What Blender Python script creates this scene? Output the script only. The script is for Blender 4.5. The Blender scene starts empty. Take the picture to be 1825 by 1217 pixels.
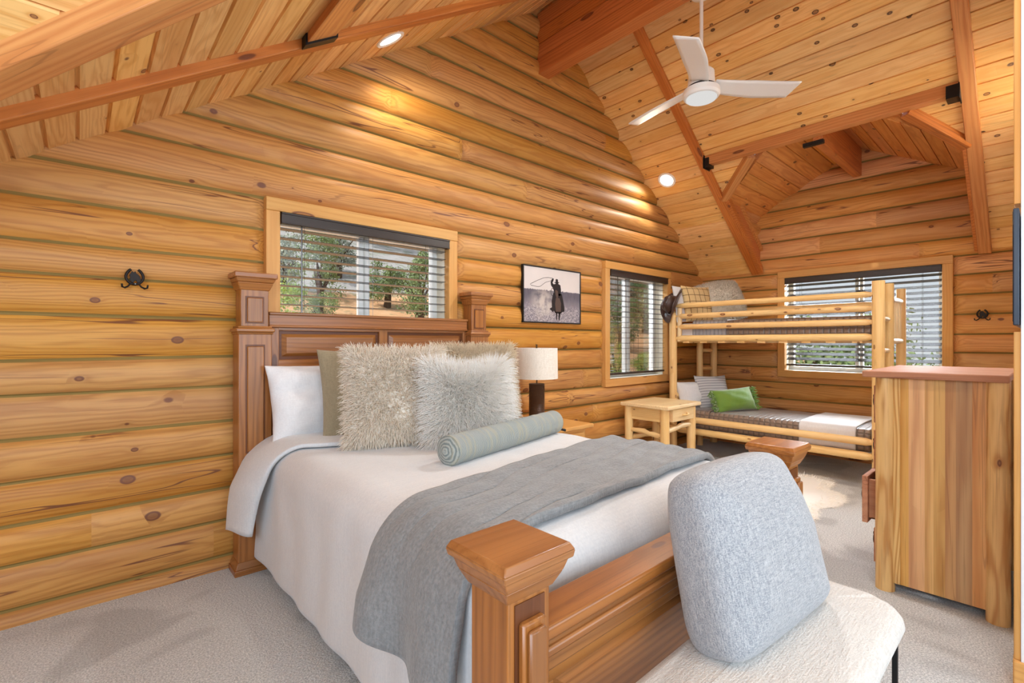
import bpy, bmesh, math, random
import numpy as np
from mathutils import Vector, Matrix, noise as mnoise
random.seed(7); rng = np.random.default_rng(7)
S = bpy.context.scene
COL = S.collection
pi = math.pi
rad = math.radians

# ------------------------------------------------------------------ camera
CAM = Vector((0.0, -3.299, 1.35))
cd = bpy.data.cameras.new('camera'); cam = bpy.data.objects.new('camera', cd); COL.objects.link(cam)
cam.location = CAM
cam.rotation_euler = (rad(90), 0, -math.atan2(.668, .744))
cd.sensor_width = 36; cd.lens = 860 / 1825 * 36; cd.shift_y = 1 / 1825
cd.clip_start = .05; cd.clip_end = 500
S.camera = cam
S.view_settings.view_transform = 'Standard'; S.view_settings.look = 'None'
S.view_settings.gamma = 1; S.view_settings.use_curve_mapping = False
S.view_settings.exposure = -0.14
S.cycles.diffuse_bounces = 8; S.cycles.max_bounces = 14
# ------------------------------------------------------------------ sky, sun, window daylight, added fill
W = bpy.data.worlds.new('sky'); S.world = W; W.use_nodes = True
nt = W.node_tree; nt.nodes.clear()
wo = nt.nodes.new('ShaderNodeOutputWorld'); bg = nt.nodes.new('ShaderNodeBackground')
sk = nt.nodes.new('ShaderNodeTexSky'); sk.sky_type = 'HOSEK_WILKIE'
sk.sun_direction = Vector((-.80, .06, .72)).normalized(); sk.turbidity = 3.0; sk.ground_albedo = .4
mxs = nt.nodes.new('ShaderNodeMix'); mxs.data_type = 'RGBA'; mxs.inputs[0].default_value = .55
mxs.inputs[7].default_value = (.93, .97, 1.0, 1)
nt.links.new(sk.outputs[0], mxs.inputs[6]); nt.links.new(mxs.outputs[2], bg.inputs[0]); nt.links.new(bg.outputs[0], wo.inputs[0])
bg.inputs[1].default_value = 1.3
sl = bpy.data.lights.new('sun', 'SUN'); so = bpy.data.objects.new('sun', sl); COL.objects.link(so)
sl.energy = 4.8; sl.angle = rad(1.5); sl.color = (1, .95, .87)
so.rotation_euler = Vector((-.80, .06, .72)).to_track_quat('Z', 'Y').to_euler()
def area(name, loc, target, sx, sy, power, col):
    l = bpy.data.lights.new(name, 'AREA'); o = bpy.data.objects.new(name, l); COL.objects.link(o)
    l.shape = 'RECTANGLE'; l.size = sx; l.size_y = sy; l.energy = power; l.color = col
    o.location = loc; o.rotation_euler = (Vector(loc) - Vector(target)).to_track_quat('Z', 'Y').to_euler()
    return o
area('fill_behind', (2.0, -6.8, 2.0), (2.6, -.5, 1.6), 4.6, 3.0, 205, (.72, .87, 1.0))  # added fill panel behind the camera, brightens the whole room
area('fill_left', (-1.6, -4.2, 2.2), (4.6, -1.7, .9), 2.4, 1.4, 140, (.68, .84, 1.0))  # unseen fill added at the left, no window modelled there
area('daylight_headboard_window', (1.6, 1.9, 3.5), (1.9, -1.6, .5), 1.8, 1.0, 160, (.80, .90, 1.0))
area('daylight_narrow_window', (5.0, 1.7, 3.3), (4.9, -2.0, .2), 1.6, 1.0, 360, (.80, .90, 1.0))
area('daylight_bunk_window', (8.2, -1.84, 2.3), (5.0, -1.84, 1.0), 2.4, 1.6, 560, (.80, .90, 1.0))

# ------------------------------------------------------------------ object helpers
def tag(o, label=None, cat=None, group=None, kind=None):
    if label: o['label'] = label
    if cat: o['category'] = cat
    if group: o['group'] = group
    if kind: o['kind'] = kind
    return o
def thing(name, label, cat, loc=(0, 0, 0), rot=(0, 0, 0), group=None):
    o = bpy.data.objects.new(name, None); COL.objects.link(o); o.location = loc; o.rotation_euler = rot
    o.empty_display_size = .1
    return tag(o, label, cat, group)
def sroot(name, loc=(0, 0, 0)):
    o = bpy.data.objects.new(name, None); COL.objects.link(o); o.location = loc
    return tag(o, kind='structure')

class MB:
    def __init__(s): s.v = []; s.f = []; s.gc = []; s.rn = []; s.mi = []
    def add(s, vs, fs, gc=None, rn=None, mi=0):
        b = len(s.v); s.v += [tuple(p) for p in vs]
        s.gc += [tuple(g) for g in (gc if gc is not None else vs)]
        r = random.random() if rn is None else rn
        for q in fs: s.f.append(tuple(i + b for i in q)); s.rn.append(r); s.mi.append(mi)
        return b
    def hexa(s, P, grain=None, rn=None, mi=0):
        """8 corners: bottom 4 (ccw) then top 4"""
        fs = [(3, 2, 1, 0), (4, 5, 6, 7), (0, 1, 5, 4), (1, 2, 6, 5), (2, 3, 7, 6), (3, 0, 4, 7)]
        a = np.array(P, float); e = a.max(0) - a.min(0)
        ax = int(np.argmax(e)) if grain is None else 'xyz'.index(grain)
        o = [random.uniform(-9, 9), random.uniform(-.05, .05), random.uniform(.02, .12)]
        ot = [i for i in range(3) if i != ax]; c = (a.max(0) + a.min(0)) / 2
        g = [(p[ax] + o[0], p[ot[0]] - c[ot[0]] + o[1], p[ot[1]] - c[ot[1]] + o[2]) for p in a]
        s.add(P, fs, g, rn, mi)
    def box(s, x0, x1, y0, y1, z0, z1, grain=None, rn=None, mi=0):
        s.hexa([(x0, y0, z0), (x1, y0, z0), (x1, y1, z0), (x0, y1, z0), (x0, y0, z1), (x1, y0, z1), (x1, y1, z1), (x0, y1, z1)], grain, rn, mi)
    def frus(s, a, z0, b, z1, grain=None, rn=None, mi=0):
        s.hexa([(a[0], a[2], z0), (a[1], a[2], z0), (a[1], a[3], z0), (a[0], a[3], z0), (b[0], b[2], z1), (b[1], b[2], z1), (b[1], b[3], z1), (b[0], b[3], z1)], grain, rn, mi)
    def tube(s, pts, rr, n=10, cap=True, rn=None, mi=0, jit=0.0):
        P = [Vector(p) for p in pts]
        if not hasattr(rr, '__len__'): rr = [rr] * len(P)
        off = random.uniform(-9, 9); L = 0; vs = []; g = []; fs = []
        t0 = (P[1] - P[0]).normalized()
        up = Vector((0, 0, 1)) if abs(t0.z) < .9 else Vector((1, 0, 0))
        nx = t0.cross(up).normalized()
        for i, p in enumerate(P):
            t = (P[min(i + 1, len(P) - 1)] - P[max(i - 1, 0)]).normalized()
            nx = (nx - t * nx.dot(t)).normalized(); ny = t.cross(nx)
            if i: L += (p - P[i - 1]).length
            for k in range(n):
                a = 2 * pi * k / n; r = rr[i] * (1 + (random.uniform(-jit, jit) if jit else 0))
                vs.append(p + nx * (r * math.cos(a)) + ny * (r * math.sin(a)))
                g.append((L + off, r * math.cos(a), r * math.sin(a)))
        for i in range(len(P) - 1):
            for k in range(n):
                k2 = (k + 1) % n; fs.append((i * n + k, i * n + k2, (i + 1) * n + k2, (i + 1) * n + k))
        if cap:
            fs.append(tuple(range(n))[::-1]); m = (len(P) - 1) * n; fs.append(tuple(range(m, m + n)))
        s.add(vs, fs, g, rn, mi)
    def lathe(s, prof, n=32, c=(0, 0, 0), rn=None, mi=0, sy=1, cap=True):
        vs = []; fs = []
        for r, z in prof:
            for k in range(n):
                a = 2 * pi * k / n; vs.append((c[0] + r * math.cos(a), c[1] + r * sy * math.sin(a), c[2] + z))
        for i in range(len(prof) - 1):
            for k in range(n):
                k2 = (k + 1) % n; fs.append((i * n + k, i * n + k2, (i + 1) * n + k2, (i + 1) * n + k))
        if cap and prof[0][0] > 1e-5: fs.append(tuple(range(n))[::-1])
        if cap and prof[-1][0] > 1e-5: m = (len(prof) - 1) * n; fs.append(tuple(range(m, m + n)))
        s.add(vs, fs, None, rn, mi)
    def grid(s, nu, nv, fn, closed=False, rn=None, mi=0):
        vs = []; g = []; fs = []
        for i in range(nu):
            for j in range(nv):
                p = fn(i / (nu - 1), j / (nv - 1)); vs.append(p)
        for i in range(nu - 1):
            for j in range(nv - 1):
                fs.append((i * nv + j, (i + 1) * nv + j, (i + 1) * nv + j + 1, i * nv + j + 1))
        s.add(vs, fs, None, rn, mi)
    def poly(s, pts, axis_n, d, mi=0):
        """extrude polygon pts (3D) by vector d"""
        n = len(pts); a = [Vector(p) for p in pts]; b = [p + Vector(d) for p in a]
        s.add(a + b, [tuple(range(n))[::-1], tuple(range(n, 2 * n))] + [(i, (i + 1) % n, n + (i + 1) % n, n + i) for i in range(n)], None, .5, mi)
    def build(s, name, mat, parent=None, bevel=0, smooth=None, sub=0, solid=0, local=False, seg=2, soff=-1):
        o0 = Vector((0, 0, 0))
        if parent is not None and not local:
            q = parent
            while q is not None: o0 += q.location; q = q.parent
        v = [(p[0] - o0.x, p[1] - o0.y, p[2] - o0.z) for p in s.v]
        me = bpy.data.meshes.new(name); me.from_pydata(v, [], s.f); me.update()
        at = me.attributes.new('gc', 'FLOAT_VECTOR', 'POINT'); at.data.foreach_set('vector', np.array(s.gc, 'f').ravel())
        at = me.attributes.new('rnd', 'FLOAT', 'FACE'); at.data.foreach_set('value', np.array(s.rn, 'f'))
        ms = mat if isinstance(mat, (list, tuple)) else [mat]
        for m in ms: me.materials.append(m)
        if len(ms) > 1: me.polygons.foreach_set('material_index', np.array(s.mi, 'i'))
        if smooth is not None:
            me.shade_smooth(); me.set_sharp_from_angle(angle=rad(smooth))
        o = bpy.data.objects.new(name, me); COL.objects.link(o)
        if parent is not None: o.parent = parent
        if solid:
            m = o.modifiers.new('s', 'SOLIDIFY'); m.thickness = solid; m.offset = soff
        if bevel:
            m = o.modifiers.new('b', 'BEVEL'); m.width = bevel; m.segments = seg; m.limit_method = 'ANGLE'; m.angle_limit = rad(40)
            if smooth is None: me.shade_smooth(); me.set_sharp_from_angle(angle=rad(30))
        if sub:
            m = o.modifiers.new('u', 'SUBSURF'); m.levels = sub; m.render_levels = sub
        return o
    def struct(s, name, mat, parent=None, **k): return tag(s.build(name, mat, parent, **k), kind='structure')

def copy_tree(o, parent=None):
    c = o.copy(); COL.objects.link(c)
    if parent is not None: c.parent = parent
    for ch in list(o.children): copy_tree(ch, c)
    return c
def nz(x, y=0., z=0., s=1.): return mnoise.noise(Vector((x * s, y * s, z * s)))
def lerp(a, b, t): return a + (b - a) * t
def sstep(a, b, x):
    t = max(0, min(1, (x - a) / (b - a))); return t * t * (3 - 2 * t)

# ------------------------------------------------------------------ materials
def sr(r, g, b):
    f = lambda c: ((c / 255) / 12.92 if c / 255 <= .04045 else ((c / 255 + .055) / 1.055) ** 2.4)
    return (f(r), f(g), f(b), 1)
class NT:
    def __init__(s, name):
        s.m = bpy.data.materials.new(name); s.m.use_nodes = True; s.t = s.m.node_tree; s.t.nodes.clear()
        s.out = s.n('ShaderNodeOutputMaterial')
    def n(s, ty, **k):
        x = s.t.nodes.new(ty)
        for a, b in k.items(): setattr(x, a, b)
        return x
    def l(s, a, b): s.t.links.new(a, b)
    def put(s, sock, v):
        if hasattr(v, 'is_output') or isinstance(v, bpy.types.NodeSocket): s.l(v, sock)
        else: sock.default_value = v
    def math(s, op, a, b=0., c=0., clamp=False):
        x = s.n('ShaderNodeMath', operation=op, use_clamp=clamp)
        for i, v in enumerate((a, b, c)): s.put(x.inputs[i], v)
        return x.outputs[0]
    def vmath(s, op, a, b=(0, 0, 0)):
        x = s.n('ShaderNodeVectorMath', operation=op); s.put(x.inputs[0], a); s.put(x.inputs[1], b)
        return x.outputs['Value'] if op in ('LENGTH', 'DISTANCE', 'DOT_PRODUCT') else x.outputs[0]
    def noise(s, vec, scale, detail=2., rough=.5, dist=0.):
        x = s.n('ShaderNodeTexNoise'); s.l(vec, x.inputs['Vector']); x.inputs['Scale'].default_value = scale
        x.inputs['Detail'].default_value = detail; x.inputs['Roughness'].default_value = rough; x.inputs['Distortion'].default_value = dist
        return x.outputs['Fac']
    def mix(s, f, a, b, mode='MIX'):
        x = s.n('ShaderNodeMix', data_type='RGBA', blend_type=mode); s.put(x.inputs[0], f); s.put(x.inputs[6], a); s.put(x.inputs[7], b)
        return x.outputs[2]
    def ramp(s, f, stops):
        x = s.n('ShaderNodeValToRGB'); e = x.color_ramp.elements
        while len(e) < len(stops): e.new(.5)
        for q, (p, c) in zip(e, stops): q.position = p; q.color = c if hasattr(c, '__len__') else (c, c, c, 1)
        s.l(f, x.inputs[0]); return x.outputs[0]
    def maprange(s, v, a, b, c=0., d=1.):
        x = s.n('ShaderNodeMapRange', interpolation_type='SMOOTHSTEP'); s.put(x.inputs[0], v)
        for i, q in enumerate((a, b, c, d)): x.inputs[i + 1].default_value = q
        return x.outputs[0]
    def bump(s, h, strength=.3, dist=.01):
        x = s.n('ShaderNodeBump'); x.inputs['Strength'].default_value = strength; x.inputs['Distance'].default_value = dist; s.l(h, x.inputs['Height'])
        return x.outputs[0]
    def bsdf(s, col, rough=.5, spec=.5, nrm=None, metal=0., sheen=0., coat=0.):
        p = s.n('ShaderNodeBsdfPrincipled'); s.put(p.inputs['Base Color'], col); s.put(p.inputs['Roughness'], rough)
        p.inputs['Specular IOR Level'].default_value = spec; p.inputs['Metallic'].default_value = metal
        p.inputs['Sheen Weight'].default_value = sheen; p.inputs['Coat Weight'].default_value = coat; p.inputs['Coat Roughness'].default_value = .25
        if nrm is not None: s.l(nrm, p.inputs['Normal'])
        s.l(p.outputs[0], s.out.inputs[0]); return s.m
    def obj(s):
        return s.n('ShaderNodeTexCoord').outputs['Object']

def wood(name, light, mid, dark, knot=(.16, .05, .02, 1), knots=.5, ks=(2.2, 7, 7), kr=.16, grain=.55, freq=260, wob=.03, cracks=.5, rough=.42, spec=.4, vary=.5, coat=0., along=1.1, patch=None, kmin=.0):
    N = NT(name)
    g = N.n('ShaderNodeAttribute', attribute_name='gc').outputs['Vector']
    r = N.n('ShaderNodeAttribute', attribute_name='rnd').outputs['Fac']
    oi = N.n('ShaderNodeObjectInfo').outputs['Random']
    offs = N.n('ShaderNodeCombineXYZ'); N.l(N.math('MULTIPLY', oi, 7.3), offs.inputs[0]); N.l(N.math('MULTIPLY', r, 3.1), offs.inputs[1])
    go = N.vmath('ADD', g, offs.outputs[0])
    # knots
    kv = N.vmath('MULTIPLY', go, ks)
    vo = N.n('ShaderNodeTexVoronoi'); N.l(kv, vo.inputs['Vector']); vo.inputs['Scale'].default_value = 1
    d = vo.outputs['Distance']
    rr = N.n('ShaderNodeSeparateColor'); N.l(vo.outputs['Color'], rr.inputs[0])
    has = N.math('LESS_THAN', rr.outputs[0], knots)
    sz = N.math('MULTIPLY_ADD', rr.outputs[1], kr * .75, kr * .35 + kmin)
    dn = N.math('DIVIDE', d, sz)
    k1 = N.math('MULTIPLY', N.maprange(dn, 1.15, .85), has)
    ring = N.math('MULTIPLY', N.math('MULTIPLY', N.maprange(dn, .65, .85), N.maprange(dn, 1.25, 1.0)), has)
    halo = N.math('MULTIPLY', N.math('EXPONENT', N.math('MULTIPLY', dn, -.75)), has)
    # grain
    st = N.vmath('MULTIPLY', go, (along, 9, 9))
    n1 = N.noise(st, 1., 3, .55); n2 = N.noise(N.vmath('ADD', st, (5, 3, 1)), .7, 2, .5)
    sp = N.n('ShaderNodeSeparateXYZ'); N.l(g, sp.inputs[0])
    yy = N.math('ADD', sp.outputs[1], N.math('MULTIPLY', N.math('SUBTRACT', n1, .5), wob * 2))
    zz = N.math('ADD', sp.outputs[2], N.math('MULTIPLY', N.math('SUBTRACT', n2, .5), wob * 3))
    rad_ = N.math('SQRT', N.math('ADD', N.math('MULTIPLY', yy, yy), N.math('MULTIPLY', zz, zz)))
    ph = N.math('ADD', N.math('MULTIPLY', rad_, freq), N.math('MULTIPLY', halo, 9.))
    s1 = N.math('MULTIPLY_ADD', N.math('SINE', ph), .5, .5)
    s1 = N.math('POWER', s1, 1.6)
    fine = N.noise(N.vmath('MULTIPLY', go, (3, 160, 160)), 1., 2, .6)
    tone = N.noise(N.vmath('MULTIPLY', go, (.9, 5, 5)), 1., 3, .55)
    c = N.mix(N.math('MULTIPLY', s1, grain), light, mid)
    c = N.mix(N.math('MULTIPLY', N.maprange(tone, .45, .72), .55), c, mid)
    c = N.mix(N.math('MULTIPLY', N.maprange(fine, .5, .75), .28), c, dark)
    # per piece variation
    hs = N.n('ShaderNodeHueSaturation'); N.l(c, hs.inputs['Color'])
    N.l(N.math('MULTIPLY_ADD', r, .35 * vary, 1 - .17 * vary), hs.inputs['Value'])
    N.l(N.math('MULTIPLY_ADD', N.math('FRACT', N.math('MULTIPLY', r, 7.7)), .012 * vary, .5 - .003 * vary), hs.inputs['Hue'])
    N.l(N.math('MULTIPLY_ADD', N.math('FRACT', N.math('MULTIPLY', r, 3.3)), .16 * vary, 1 - .08 * vary), hs.inputs['Saturation'])
    c = hs.outputs[0]
    if patch is not None:
        pn = N.noise(N.vmath('MULTIPLY', go, (1.0, 3, 3)), 1., 3, .6)
        c = N.mix(N.math('MULTIPLY', N.maprange(pn, .55, .72), .6), c, patch)
    c = N.mix(N.math('MULTIPLY', halo, .35), c, dark)
    kc = N.mix(.45, knot, dark)
    c = N.mix(N.math('MULTIPLY', k1, .75), c, kc)
    c = N.mix(N.math('MULTIPLY', ring, .85), c, knot)
    if cracks:
        cn = N.noise(N.vmath('MULTIPLY', go, (.55, 10, 10)), 1., 2, .5)
        cm = N.noise(N.vmath('MULTIPLY', go, (.8, 4, 4)), 1., 1, .5)
        line = N.maprange(N.math('ABSOLUTE', N.math('SUBTRACT', cn, .5)), .011, .003)
        c = N.mix(N.math('MULTIPLY', N.math('MULTIPLY', line, N.maprange(cm, .47, .54)), cracks), c, knot)
    h = N.math('SUBTRACT', N.math('MULTIPLY', s1, .4), N.math('MULTIPLY', k1, .8))
    N.bsdf(c, rough, spec, N.bump(h, .12, .004), coat=coat)
    return N.m

M = {}
M['log'] = wood('honey_log', sr(200, 143, 74), sr(166, 104, 46), sr(118, 66, 25), knots=.24, ks=(5.5, 8, 8), kr=.17, grain=.55, freq=430, wob=.035, cracks=.9, rough=.5, vary=.6)
M['log_d'] = wood('brown_log', sr(214, 156, 94), sr(186, 120, 64), sr(132, 78, 36), knots=.3, ks=(5.5, 8, 8), kr=.18, grain=.55, freq=430, wob=.035, cracks=.9, rough=.5, vary=.7)
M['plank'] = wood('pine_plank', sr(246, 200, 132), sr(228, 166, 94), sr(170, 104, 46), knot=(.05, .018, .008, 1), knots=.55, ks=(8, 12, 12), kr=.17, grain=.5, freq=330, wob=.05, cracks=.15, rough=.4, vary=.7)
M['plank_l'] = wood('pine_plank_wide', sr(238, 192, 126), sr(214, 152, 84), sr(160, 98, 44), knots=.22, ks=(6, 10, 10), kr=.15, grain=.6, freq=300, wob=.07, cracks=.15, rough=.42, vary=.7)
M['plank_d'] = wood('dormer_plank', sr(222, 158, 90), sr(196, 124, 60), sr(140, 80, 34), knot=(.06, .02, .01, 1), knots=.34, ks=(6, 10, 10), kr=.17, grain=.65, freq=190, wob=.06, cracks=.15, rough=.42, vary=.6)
M['fir'] = wood('red_fir_beam', sr(206, 128, 68), sr(176, 96, 44), sr(126, 62, 26), knots=.4, ks=(2, 8, 8), kr=.14, grain=.6, freq=300, cracks=.3, rough=.4, vary=.3)
M['fir_l'] = wood('pale_fir_beam', sr(214, 150, 88), sr(190, 116, 60), sr(140, 80, 36), knots=.45, ks=(2, 8, 8), kr=.15, grain=.7, freq=240, cracks=.3, rough=.42, vary=.3)
M['trim'] = wood('window_trim_pine', sr(216, 162, 92), sr(202, 142, 72), sr(170, 108, 48), knots=.18, ks=(2, 8, 8), kr=.14, grain=.5, freq=320, cracks=.1, rough=.5, vary=.3)
M['bed'] = wood('stained_pine', sr(164, 104, 52), sr(128, 75, 33), sr(70, 38, 17), knots=.4, ks=(3, 9, 9), kr=.14, grain=.6, freq=240, cracks=.25, rough=.35, vary=.35, spec=.5, coat=.15)
M['bed_edge'] = wood('dark_stained_groove', sr(110, 62, 32), sr(88, 46, 22), sr(52, 26, 12), knots=.2, rough=.4, vary=.2)
M['bed_cap'] = wood('worn_pine_cap', sr(170, 110, 58), sr(140, 84, 40), sr(90, 50, 24), knots=.25, ks=(3, 9, 9), kr=.12, grain=.6, freq=260, cracks=.2, rough=.32, vary=.3, coat=.2, patch=sr(168, 112, 66))
M['pole'] = wood('peeled_pole', sr(240, 204, 142), sr(226, 178, 108), sr(176, 116, 54), knots=.6, ks=(6, 14, 14), kr=.17, grain=.4, freq=300, cracks=.15, rough=.4, vary=.3)
M['pale'] = wood('pale_peeled_wood', sr(238, 212, 164), sr(226, 190, 134), sr(186, 134, 78), knots=.35, ks=(6, 12, 12), kr=.15, grain=.4, freq=260, cracks=.2, rough=.45, vary=.2)
M['dpost'] = wood('dresser_pine_post', sr(226, 186, 122), sr(190, 136, 74), sr(140, 88, 40), knots=.3, ks=(6, 12, 12), kr=.12, grain=.95, freq=330, wob=.05, cracks=.2, rough=.4, vary=.2)
M['cedar'] = wood('cedar_panel', sr(212, 164, 108), sr(172, 112, 62), sr(104, 58, 28), knots=.42, ks=(2.6, 7, 7), kr=.14, grain=.6, freq=110, wob=.06, cracks=.3, rough=.42, vary=1.4, along=.7)
M['cedar_top'] = wood('cedar_slab', sr(196, 140, 104), sr(176, 116, 84), sr(120, 68, 46), knots=.2, grain=.5, freq=130, wob=.05, rough=.6, vary=.5, spec=.25)

def plain(name, col, rough=.5, spec=.5, metal=0., sheen=0., bs=0., bscale=300, coat=0.):
    N = NT(name); co = N.obj()
    nrm = None; c = col
    if bs:
        h = N.noise(co, bscale, 2, .6); nrm = N.bump(h, bs, .003)
        c = N.mix(N.math('MULTIPLY', N.noise(co, 6, 3, .6), .25), col, (col[0] * .86, col[1] * .86, col[2] * .86, 1))
    return N.bsdf(c, rough, spec, nrm, metal, sheen, coat)
def carpet():
    N = NT('grey_carpet'); co = N.obj()
    f = N.noise(co, 130, 3, .8); b = N.noise(co, 1.6, 2, .5, .6); b2 = N.noise(co, 70, 2, .7)
    c = N.mix(N.maprange(f, .36, .66), sr(186, 188, 187), sr(250, 250, 247))
    # broad darker patches with soft edges, set by noise
    c = N.mix(N.math('MULTIPLY', N.maprange(b, .52, .60), .28), c, sr(120, 116, 110))
    return N.bsdf(c, .95, .1, N.bump(N.math('ADD', f, N.math('MULTIPLY', b2, .7)), .9, .012), sheen=.2)
M['carpet'] = carpet()
M['chink'] = plain('chinking', sr(142, 118, 66), .8, .2, bs=.2, bscale=60)
def fabric(name, a, b, sc=260, bs=.35, rough=.9, sheen=.3, mott=.4):
    N = NT(name); co = N.obj()
    w = N.noise(N.vmath('MULTIPLY', co, (1, 1, 1)), sc, 3, .7)
    w1 = N.noise(N.vmath('MULTIPLY', co, (.12, 1, 1)), sc, 2, .6); w2 = N.noise(N.vmath('MULTIPLY', co, (1, 1, .12)), sc, 2, .6)
    h = N.math('ADD', N.math('ADD', w1, w2), w)
    c = N.mix(N.maprange(N.math('DIVIDE', h, 3.), .5 - .25 * (1.1 - mott), .5 + .25 * (1.1 - mott)), a, b)
    return N.bsdf(c, rough, .25, N.bump(h, bs, .004), sheen=sheen)
M['duvet'] = fabric('cream_linen', sr(200, 202, 204), sr(216, 217, 217), 120, .15, mott=.2)
M['sheet'] = fabric('white_cotton', sr(214, 212, 212), sr(228, 227, 226), 140, .12, mott=.2)
M['throw'] = fabric('grey_plush', sr(112, 114, 115), sr(142, 144, 144), 110, .5, sheen=.25, mott=.3)
M['khaki'] = fabric('khaki_cotton', sr(142, 130, 104), sr(160, 148, 120), 160, .15)
M['heather'] = fabric('heathered_grey', sr(122, 128, 136), sr(182, 184, 186), 330, .4, mott=.55)
M['boucle'] = fabric('ivory_boucle', sr(196, 191, 184), sr(219, 215, 208), 160, .7, mott=.5)
M['shade'] = fabric('linen_lampshade', sr(214, 204, 188), sr(238, 230, 218), 170, .15, mott=.3)
def furmat(name, a, b):
    N = NT(name); r = N.n('ShaderNodeAttribute', attribute_name='rnd').outputs['Fac']
    c = N.mix(r, a, b); d = N.n('ShaderNodeBsdfDiffuse'); t = N.n('ShaderNodeBsdfTranslucent'); mx = N.n('ShaderNodeMixShader'); mx.inputs[0].default_value = .15
    N.l(c, d.inputs[0]); N.l(c, t.inputs[0]); N.l(d.outputs[0], mx.inputs[1]); N.l(t.outputs[0], mx.inputs[2]); N.l(mx.outputs[0], N.out.inputs[0])
    return N.m
M['fur_cream'] = furmat('cream_shag', sr(236, 222, 200), sr(255, 248, 236))
M['fur_beige'] = furmat('beige_shag', sr(214, 196, 166), sr(246, 232, 206))
M['fur_white'] = furmat('white_mongolian', sr(254, 249, 241), sr(255, 255, 252))
M['fur_grey'] = furmat('grey_fur', sr(206, 198, 178), sr(242, 236, 220))
M['fur_rug'] = furmat('ivory_sheepskin', sr(253, 248, 238), sr(255, 254, 250))
M['green'] = plain('green_velvet', sr(112, 150, 52), .6, .3, sheen=.8, bs=.2, bscale=80)
def quilt(name, a, b, sc, ax, rough=.36):
    N = NT(name); co = N.obj(); sp = N.n('ShaderNodeSeparateXYZ'); N.l(co, sp.inputs[0])
    hs = []
    for k in ax: hs.append(N.math('ABSOLUTE', N.math('SINE', N.math('MULTIPLY', sp.outputs[k], pi / sc))))
    m = hs[0]
    for q in hs[1:]: m = N.math('MINIMUM', m, q)
    h = N.math('POWER', m, .4)
    c = N.mix(h, b, a)
    return N.bsdf(c, rough, .6, N.bump(h, .7, .012), sheen=.2)
M['quilt'] = quilt('taupe_quilt', sr(142, 122, 106), sr(86, 70, 58), .055, (1, 2))
M['quilt_top'] = quilt('taupe_quilt_top', sr(150, 132, 116), sr(104, 88, 76), .055, (0, 1))
M['quilt_g'] = quilt('grey_quilt', sr(160, 160, 164), sr(120, 120, 126), .045, (1,))
def stripes():
    N = NT('grey_pleat'); co = N.obj(); sp = N.n('ShaderNodeSeparateXYZ'); N.l(co, sp.inputs[0])
    w = N.math('MULTIPLY_ADD', N.math('SINE', N.math('MULTIPLY', sp.outputs[2], 190.)), .5, .5)
    q = N.math('MULTIPLY_ADD', N.math('SINE', N.math('MULTIPLY', sp.outputs[0], 420.)), .5, .5)
    c = N.mix(N.math('MULTIPLY', w, N.math('MULTIPLY_ADD', q, .5, .5)), sr(206, 204, 204), sr(134, 134, 138))
    return N.bsdf(c, .85, .2, N.bump(w, .4, .004))
M['stripe'] = stripes()
def plaid():
    N = NT('tan_windowpane_plaid'); co = N.obj(); sp = N.n('ShaderNodeSeparateXYZ'); N.l(co, sp.inputs[0])
    def ln(k, f): return N.maprange(N.math('ABSOLUTE', N.math('SINE', N.math('MULTIPLY', sp.outputs[k], f))), .2, .06)
    m = N.math('MAXIMUM', ln(0, 38.), ln(2, 38.))
    return N.bsdf(N.mix(m, sr(212, 184, 134), sr(96, 70, 40)), .9, .2)
M['plaid'] = plaid()
def bolster():
    N = NT('blue_grey_cord'); co = N.obj(); sp = N.n('ShaderNodeSeparateXYZ'); N.l(co, sp.inputs[0])
    w = N.math('MULTIPLY_ADD', N.math('SINE', N.math('ADD', N.math('MULTIPLY', sp.outputs[0], 900.), N.math('MULTIPLY', N.noise(co, 40, 2), 6.))), .5, .5)
    b = N.noise(N.vmath('MULTIPLY', co, (1, .1, .1)), 45, 2, .6)
    c = N.mix(w, sr(112, 124, 124), sr(168, 174, 168)); c = N.mix(N.math('MULTIPLY', N.maprange(b, .5, .62), .5), c, sr(170, 164, 136))
    return N.bsdf(c, .9, .2, N.bump(w, .5, .004), sheen=.3)
M['bolster'] = bolster()
M['iron'] = plain('blackened_iron', sr(38, 30, 26), .5, .5, .6, bs=.3, bscale=90)
M['black'] = plain('black_metal', sr(18, 18, 19), .45, .5, .3)
M['steel'] = plain('steel_wire', sr(110, 104, 96), .35, .5, .9)
M['white_metal'] = plain('white_enamel', sr(238, 236, 232), .4, .5)
M['white_paint'] = plain('white_paint', sr(232, 234, 238), .6, .3)
M['vinyl'] = plain('white_vinyl', sr(236, 236, 232), .4, .4)
M['jamb'] = plain('painted_jamb', sr(232, 222, 200), .6, .3)
M['slat'] = plain('dark_walnut_slat', sr(58, 50, 46), .24, .8)
M['valance'] = plain('dark_walnut_valance', sr(46, 34, 27), .38, .5)
M['leather'] = plain('brown_leather', sr(66, 42, 32), .4, .5, bs=.2, bscale=120)
M['tv'] = plain('tv_navy_plastic', sr(22, 38, 58), .35, .5)
M['lampbase'] = plain('bronze_ribbed', sr(78, 52, 34), .45, .5, .2)
M['brass'] = plain('aged_brass', sr(96, 74, 48), .4, .5, .8)
def emit(name, col, st):
    N = NT(name); e = N.n('ShaderNodeEmission'); e.inputs[0].default_value = col; e.inputs[1].default_value = st; N.l(e.outputs[0], N.out.inputs[0]); return N.m
M['fan_lens'] = emit('fan_light_lens', (1, .98, .95, 1), .8)
M['lens'] = emit('lit_lens', (1, .95, .86, 1), 7)
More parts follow.
